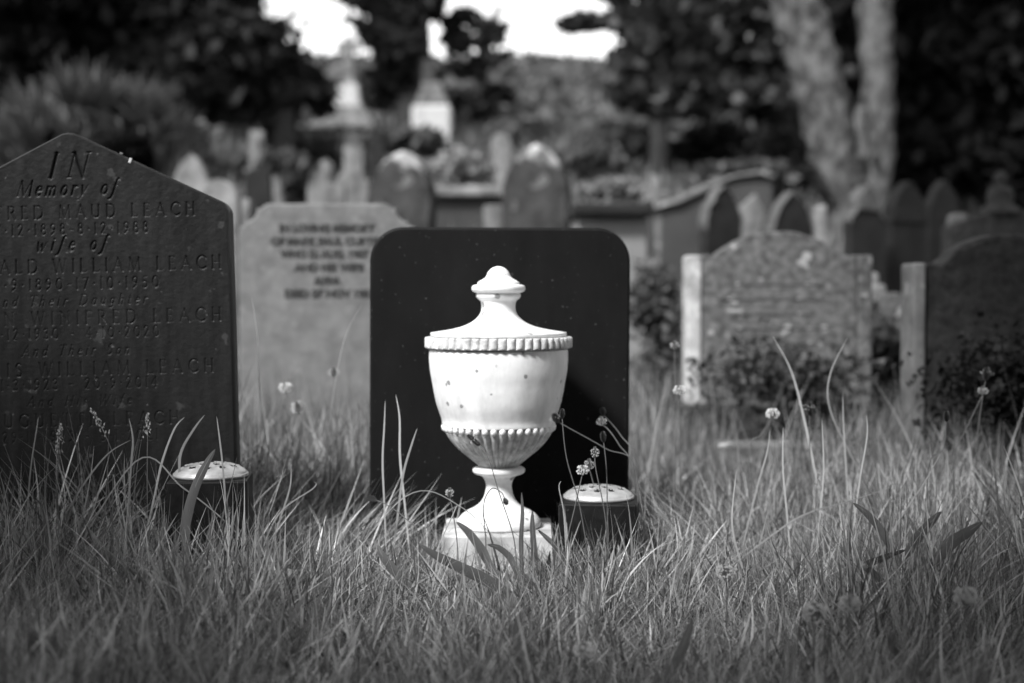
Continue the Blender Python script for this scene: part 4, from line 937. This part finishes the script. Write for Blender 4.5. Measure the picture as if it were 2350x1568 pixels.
def broad_leaves():
    G = 'broad plantain leaves in the foreground grass'
    L = [('longest broad leaf lying across the grass in front of the urn base', [(1210, 1400), (1130, 1340), (1050, 1300), (1000, 1275), (962, 1250)], 2.62, 2.78, .026),
         ('broad leaf leaning over the left corner of the urn base', [(1125, 1300), (1105, 1262), (1075, 1222), (1047, 1198)], 2.80, 2.85, .022),
         ('broad leaf curving across the middle of the urn base', [(1185, 1310), (1170, 1280), (1145, 1258), (1118, 1250)], 2.72, 2.78, .016),
         ('upright leaf standing before the right half of the urn foot', [(1198, 1320), (1196, 1240), (1199, 1180), (1197, 1130)], 2.84, 2.84, .010),
         ('upright broad leaf right of the urn foot', [(1228, 1320), (1226, 1270), (1222, 1210), (1222, 1172)], 2.82, 2.82, .014),
         ('dark leaf slanting from the right corner of the urn base', [(1310, 1300), (1285, 1265), (1255, 1235), (1234, 1216)], 2.80, 2.84, .013),
         ('tall broad folded leaf in front of the left vase', [(425, 1262), (428, 1195), (446, 1125), (472, 1068), (494, 1031)], 2.6, 2.66, .019),
         ('dark broad leaf drooping in the right foreground grass', [(2040, 1250), (2020, 1215), (1990, 1180), (1957, 1154)], 2.7, 2.75, .018),
         ('pale edged leaf rising in the right grass', [(2085, 1265), (2105, 1235), (2135, 1200), (2160, 1174)], 2.7, 2.7, .020),
         ('dark broad leaf at the right tilted up towards the edge', [(2150, 1285), (2185, 1245), (2220, 1222), (2254, 1198)], 2.65, 2.65, .024),
         ('shadowed broad leaf low at the right side', [(2020, 1330), (1990, 1300), (2030, 1280), (2080, 1262)], 2.6, 2.65, .016),
         ('broad dark blade slanting at left of the dead leaf', [(330, 1350), (270, 1300), (225, 1250), (205, 1215)], 2.5, 2.6, .022),
         ('dark leaf standing low left of the urn base', [(930, 1340), (905, 1310), (880, 1280), (866, 1250)], 2.66, 2.7, .02),
         ('soft blurred upright leaf near the bottom left of centre', [(1210, 1560), (1190, 1500), (1185, 1440), (1200, 1400)], 2.15, 2.15, .014),
         ('blurred broad blade rising at the bottom right of centre', [(1530, 1560), (1560, 1500), (1580, 1450), (1590, 1420)], 2.1, 2.1, .016)]
    for lab, pts, D0, D1, w in L:
        o = empty('broad_leaf'); tag(o, lab, 'leaf', G)
        p = px_path(pts, D0, D1); p = extend(p)
        ribbon('blade', p, w, M['leaf'], o, .8 + .5*random.random()); ribbon('midrib', [(a, b - .0012, c + .0006) for a, b, c in p], w*.09, M['stalk'], o, 1.4)
        rebase(o, p[0])
broad_leaves()

def tall_blades():
    G = 'tall single grass blades standing above the sward'
    L = [([(410, 1110), (415, 1040), (445, 985), (470, 952)], .0075, 2.8, 'tall pale blade curving right before the slate, left of the vase'),
         ([(352, 1150), (372, 1060), (400, 985), (424, 957)], .006, 2.8, 'slim curved blade ending below the carved dates'),
         ([(300, 1080), (305, 1010), (296, 960)], .006, 2.8, 'short upright blade before the lower carved lines'),
         ([(520, 1190), (512, 1080), (503, 1000), (497, 955)], .0055, 2.75, 'upright narrow blade rising over the left vase lid'),
         ([(60, 1210), (70, 1080), (84, 985), (88, 957)], .004, 2.8, 'thin blade at the far left before the slate'),
         ([(882, 1160), (878, 1060), (882, 975), (884, 918)], .006, 2.95, 'straight seed spike blade at the left of the granite slab'),
         ([(930, 1170), (918, 1050), (917, 960), (908, 905)], .007, 2.95, 'forked tall blade before the left part of the granite'),
         ([(912, 1190), (925, 1090), (945, 1020), (958, 982)], .007, 2.9, 'leaning blade nearest the urn at left of the granite'),
         ([(640, 1150), (600, 940), (592, 790), (578, 682)], .004, 3.4, 'very tall dark seed blade before the lettered stone'),
         ([(740, 1150), (760, 940), (790, 780), (830, 700)], .0035, 3.5, 'very tall thin blade crossing the lettered stone'),
         ([(1300, 1290), (1294, 1180), (1283, 1120), (1288, 1104)], .0035, 2.85, 'thin hooked blade right of the urn foot'),
         ([(1960, 1060), (1905, 940), (1905, 860), (1945, 775)], .006, 3.3, 'long arching blade before the lichened stone'),
         ([(1880, 1130), (1845, 960), (1815, 850), (1772, 770)], .007, 3.4, 'leaning timothy spike before the lichened stone'),
         ([(1945, 1130), (1940, 1050), (1936, 980), (1934, 900)], .006, 3.2, 'upright blade in the middle of the right grass'),
         ([(1715, 1210), (1740, 1110), (1760, 1040), (1768, 985)], .006, 3.0, 'pale upright blade left of the kerb'),
         ([(1805, 1170), (1797, 1080), (1797, 980)], .006, 3.0, 'bright upright blade in front of the kerb'),
         ([(1880, 1200), (1890, 1080), (1886, 960)], .006, 3.0, 'second bright upright blade before the kerb'),
         ([(1960, 1200), (1975, 1090), (1990, 1000), (1988, 950)], .005, 3.0, 'blade curving up to the right of the kerb middle'),
         ([(1740, 1400), (1700, 1290), (1680, 1200), (1690, 1080)], .006, 2.8, 'long blade in the right foreground leaning left'),
         ([(2010, 1300), (2060, 1200), (2120, 1110), (2158, 1042)], .006, 2.8, 'long blade slanting right towards the dark edge'),
         ([(1770, 1230), (1850, 1180), (1950, 1150), (2048, 1118)], .006, 2.9, 'blade lying nearly flat across the right grass'),
         ([(930, 1140), (1060, 1165), (1180, 1290), (1210, 1340)], .003, 2.85, 'thin bent stalk falling to the urn base'),
         ([(310, 1060), (420, 1120), (520, 1200), (600, 1290)], .0045, 2.75, 'long blade fallen across the front of the left vase'),
         ([(640, 1200), (665, 1120), (668, 1070)], .005, 2.75, 'upright blade right of the left vase'),
         ([(590, 1290), (640, 1180), (720, 1120), (720, 1105)], .004, 2.7, 'slanting thin blade right of the left vase'),
         ([(150, 1180), (200, 1100), (250, 1040), (300, 1010)], .005, 2.8, 'short leaning blade before the slate at left'),
         ([(985, 1330), (1000, 1270), (1040, 1180), (1048, 1160)], .004, 2.75, 'thin blade crossing the left side of the urn base')]
    for pts, w, D, lab in L:
        p = extend(px_path(pts, D))
        o = ribbon('grass_stalk', p, w*.72, M['grass'], None, 1.3 + 1.1*random.random(), prof=[.6, .8, 1, .75, .4, .02]); tag(o, lab, 'grass blade', G)
        b = Vector(p[0]); o.data.transform(Matrix.Translation(-b)); o.location = b
tall_blades()

def head_mesh(h, r, rows=15, per=11):
    V, F, = [], []; k = 0
    for i in range(rows):
        u = (i + .5)/rows; rr = r*.82*math.sin(math.pi*(.10 + .86*u))**.6; z = u*h; s = r*.26
        for j in range(per):
            a = 2*math.pi*(j + .5*(i % 2) + .2*random.random())/per; ca, sa = math.cos(a), math.sin(a)
            c = np.array([rr*ca, rr*sa, z]); tn = np.array([-sa, ca, 0]); n = np.array([ca, sa, .1]); q = random.uniform(.8, 1.5)
            V += [c - tn*s - n*s*.6, c + tn*s - n*s*.6, c + n*s*1.1*q + np.array([0, 0, s*1.5*q]), c - n*s*1.5 + np.array([0, 0, s*1.2])]
            F += [(k, k+1, k+2), (k, k+3, k+2), (k+1, k+3, k+2)]; k += 4
    return np.array(V), np.array(F)

def flowers():
    G = 'ribwort plantain stalks standing in the grass'
    # (label, stalk px path foot->head, D0, D1, head len m, head r, ring of pale stamens)
    L = [('plantain stalk crossing the urn with a drooping dark head', [(1186, 1345), (1180, 1240), (1145, 1130), (1120, 1050), (1098, 1020)], 2.78, 2.84, .032, .0055, 1, (-.75, .66)),
         ('tall straight plantain with a small dark head right of the urn bowl', [(1352, 1300), (1330, 1160), (1300, 1050), (1290, 958)], 2.84, 2.86, .018, .0055, 0, (0, 1)),
         ('plantain with a dark oval head standing above the right vase', [(1398, 1290), (1394, 1180), (1392, 1080), (1385, 1012)], 2.84, 2.86, .02, .0062, 0, (-.1, 1)),
         ('plantain ringed with pale stamens, tallest over the right vase lid', [(1395, 1280), (1388, 1180), (1368, 1080), (1365, 1048)], 2.8, 2.82, .022, .007, 2, (0, 1)),
         ('plantain with a white frothy head lowest over the right vase lid', [(1300, 1260), (1318, 1170), (1334, 1100), (1337, 1088)], 2.78, 2.8, .018, .009, 3, (0, 1)),
         ('slightly blurred plantain just behind the frothy head', [(1360, 1230), (1364, 1130), (1352, 1075)], 3.0, 3.0, .022, .009, 2, (0, 1)),
         ('blurred plantain head high before the granite edge', [(1455, 1090), (1420, 1020), (1395, 985), (1380, 975)], 3.05, 3.1, .018, .01, 2, (0, 1)),
         ('blurred dark plantain head topmost before the granite', [(1460, 1070), (1425, 1000), (1385, 952)], 3.1, 3.15, .016, .007, 0, (-.2, 1)),
         ('dark plantain head overlapping the right side of the urn bowl', [(1460, 1080), (1390, 1030), (1310, 985), (1280, 968)], 3.0, 3.0, .02, .008, 1, (-.4, .9)),
         ('small pale plantain left of the urn foot', [(1050, 1260), (1040, 1180), (1032, 1140)], 2.84, 2.86, .02, .007, 2, (0, 1)),
         ('dark lying plantain head at the left foot of the granite slab', [(960, 1230), (930, 1190), (890, 1160), (862, 1148)], 2.8, 2.85, .018, .0065, 0, (-1, .3)),
         ('nodding plantain bud on a hooped stalk before the urn foot', [(1115, 1250), (1110, 1160), (1128, 1122), (1150, 1130), (1158, 1145)], 2.85, 2.86, .014, .005, 0, (.4, -1)),
         ('pale frothy plantain right of the granite slab', [(1550, 1040), (1556, 960), (1559, 905)], 3.2, 3.2, .018, .011, 3, (0, 1)),
         ('pale plantain head higher up right of the granite slab', [(1560, 960), (1550, 880), (1548, 800)], 3.35, 3.35, .02, .009, 2, (0, 1)),
         ('round blurred plantain flower left of the kerb', [(1720, 1040), (1745, 1000), (1773, 960)], 3.25, 3.25, .014, .012, 3, (0, 1)),
         ('thin seeding stalk with fluffy top before the kerb', [(1862, 1100), (1858, 1020), (1858, 950)], 3.15, 3.15, .03, .008, 1, (0, 1)),
         ('lone dark plantain bud against the dark right side', [(2130, 1080), (2165, 1030), (2172, 965)], 3.0, 3.0, .02, .007, 0, (0, 1)),
         ('white plantain flower before the foot of the lettered stone', [(668, 1010), (660, 960), (655, 900)], 3.65, 3.65, .020, .013, 3, (0, 1)),
         ('second paler plantain near the foot of the lettered stone', [(700, 1040), (695, 1000), (685, 945)], 3.7, 3.7, .03, .012, 3, (-.2, 1)),
         ('blurred plantain head before the middle of the lettered stone', [(775, 1000), (768, 920), (766, 862)], 3.7, 3.7, .02, .012, 2, (0, 1)),
         ('blurred round seed flower in the bottom right grass', [(1868, 1520), (1868, 1470), (1870, 1428)], 2.15, 2.15, .012, .015, 3, (0, 1)),
         ('bigger blurred pale flower in the right foreground', [(1960, 1500), (1952, 1440), (1950, 1400)], 2.1, 2.1, .022, .012, 3, (0, 1)),
         ('blurred white tufted flower in the grass right of the urn base', [(1668, 1400), (1668, 1350), (1664, 1326)], 2.4, 2.4, .018, .012, 3, (0, 1)),
         ('pair of seeding plantains at the dark right edge, taller one', [(2240, 1060), (2248, 960), (2262, 870)], 3.3, 3.3, .03, .009, 1, (.1, 1)),
         ('short pale flower at the dark right edge', [(2190, 1060), (2220, 980), (2256, 905)], 3.25, 3.25, .014, .01, 2, (0, 1)),
         ('dim blurred flower in the bottom right corner', [(2230, 1480), (2225, 1430), (2215, 1385)], 2.1, 2.1, .018, .013, 3, (0, 1)),
         ('pale blurred flower low at the bottom centre right', [(1345, 1560), (1342, 1530), (1340, 1508)], 2.1, 2.1, .014, .012, 3, (0, 1))]
    for lab, pts, D0, D1, hl, hr, ring, hd in L:
        p = px_path(pts, D0, D1); f = p[0]; g0 = Hf(f[0], f[1])
        if f[2] > g0: p = [(f[0], f[1], g0 - .005)] + p
        o = empty('plantain_flower'); tag(o, lab, 'wildflower', G)
        V, F = tube_np(spline(p, 8), [.0013, .0012, .0010], 6)
        link('stalk', tonemesh('stalk', V, F, .9), M['stalk'], o, smooth=True)
        d = Vector((hd[0], 0, hd[1])).normalized(); q = Vector((0, 0, 1)).rotation_difference(d).to_matrix()
        top = Vector(p[-1]) - d*hl*.15
        if ring >= 2: hl = max(hl, hr*1.9)
        V, F = head_mesh(hl, hr*(1 if ring < 2 else .62))
        V = np.array([tuple(top + q @ Vector(v)) for v in V]); link('seed_head', tonemesh('seed_head', V, F, .8 if ring < 3 else .8), M['seed' if ring < 2 else ('pale_seed' if ring < 3 else 'flower')], o)
        if ring:
            Vs, Fs = [], []; k = 0
            n = {1: 22, 2: 70, 3: 130}[ring]
            for j in range(n):
                a = random.random()*6.283; u = random.uniform(.3, .8) if ring < 3 else random.uniform(.1, 1)
                if ring == 1: u = random.uniform(.45, .8)
                if ring == 2: u = random.uniform(.12, .85)
                rr = hr*(1.25 + .75*random.random()) if ring == 1 else hr*(.9 + .45*random.random())*math.sin(math.pi*min(max(u, .1), .9))**.5
                if ring == 3: rr = hr*(.9 + .5*random.random())*math.sin(math.pi*(.15 + .7*u))**.5
                c = Vector((rr*math.cos(a), rr*math.sin(a), u*hl)); s = .0011 if ring < 3 else .0019*max(1, hr/.011)
                c0 = Vector((hr*.6*math.cos(a), hr*.6*math.sin(a), u*hl)); w = Vector((-math.sin(a), math.cos(a), 0))*.0002
                for tri in ([c + Vector((s, 0, 0)), c + Vector((-s*.5, s, 0)), c + Vector((-s*.5, -s, 0)), c + Vector((0, 0, s*1.3)), ],):
                    Vs += tri; Fs += [(k, k+1, k+2), (k, k+1, k+3), (k+1, k+2, k+3), (k+2, k, k+3)]; k += 4
                Vs += [c0 - w, c0 + w, c]; Fs.append((k, k+1, k+2)); k += 3
            V = np.array([tuple(top + q @ Vector(v)) for v in Vs]); st_ = link('stamens', tonemesh('stamens', V, np.array(Fs), 1.0), M['flower'], o); st_['kind'] = 'stuff'
        rebase(o, p[0])
    # grass panicles
    G2 = 'flowering grass panicles before the slate headstone'
    for lab, pts, D in (('nodding grass panicle before the carved names', [(288, 1140), (262, 1050), (235, 985), (208, 940)], 2.82),
                        ('thin upright panicle in front of the letters at right of the nodding one', [(338, 1140), (338, 1050), (339, 990), (339, 950)], 2.82),
                        ('short panicle left of the nodding one', [(130, 1150), (134, 1050), (140, 975)], 2.84),
                        ('slim pale panicle in the right grass before the kerb', [(1870, 1260), (1872, 1150), (1880, 1080)], 2.9)):
        p = px_path(pts, D); f = p[0]; p = [(f[0], f[1], Hf(f[0], f[1]) - .005)] + p
        o = empty('grass_panicle'); tag(o, lab, 'flowering grass', G2)
        sp_ = spline(p, 8); V, F = tube_np(sp_, [.0010, .0008, .0005], 5); link('stalk', tonemesh('stalk', V, F, 1.3), M['stalk'], o)
        Vs, Fs = [], []; k = 0; m = len(sp_)
        for j in range(46):
            i = int(m*(.68 + .31*(j/46))); c = Vector(sp_[min(i, m-1)]); d = Vector((random.gauss(0, 1), random.gauss(0, .6), random.gauss(.5, .6))).normalized()*random.uniform(.002, .011)*(1.2 - j/46)
            c = c + d; a = Vector((random.gauss(0, .4) - .2, random.gauss(0, .3), 1)).normalized()*.0032; b = a.cross(Vector((0, 1, 0))).normalized()*.0011
            Vs += [c - a, c + b, c + a, c - b]; Fs.append((k, k+1, k+2, k+3)); k += 4
        sdh = link('spikelets', tonemesh('spikelets', np.array([tuple(v) for v in Vs]), np.array(Fs), 1.0), M['pale_seed'], o); sdh['kind'] = 'stuff'
        rebase(o, p[0])
    # curled dead leaf
    D = 2.62; c = at(652, 1328, D); o = empty('dead_leaf', c, (R(20), R(-15), R(20))); tag(o, 'curled dead leaf lying pale side up in the grass', 'dead leaf')
    nu, nv = 12, 8; V, F = [], []
    for i in range(nu+1):
        for j in range(nv+1):
            u = i/nu*2-1; v = (j/nv*2-1); w = .011*math.sqrt(max(1-u*u, .01)); V.append((u*.027, v*w, .012*v*v*(1 - .3*u) + .002*math.sin(9*u + 4*v)))
    F = [[i*(nv+1)+j, i*(nv+1)+j+1, (i+1)*(nv+1)+j+1, (i+1)*(nv+1)+j] for i in range(nu) for j in range(nv)]
    link('blade', tonemesh('blade', np.array(V), np.array(F), .9), M['flower'], o, smooth=True)
flowers()
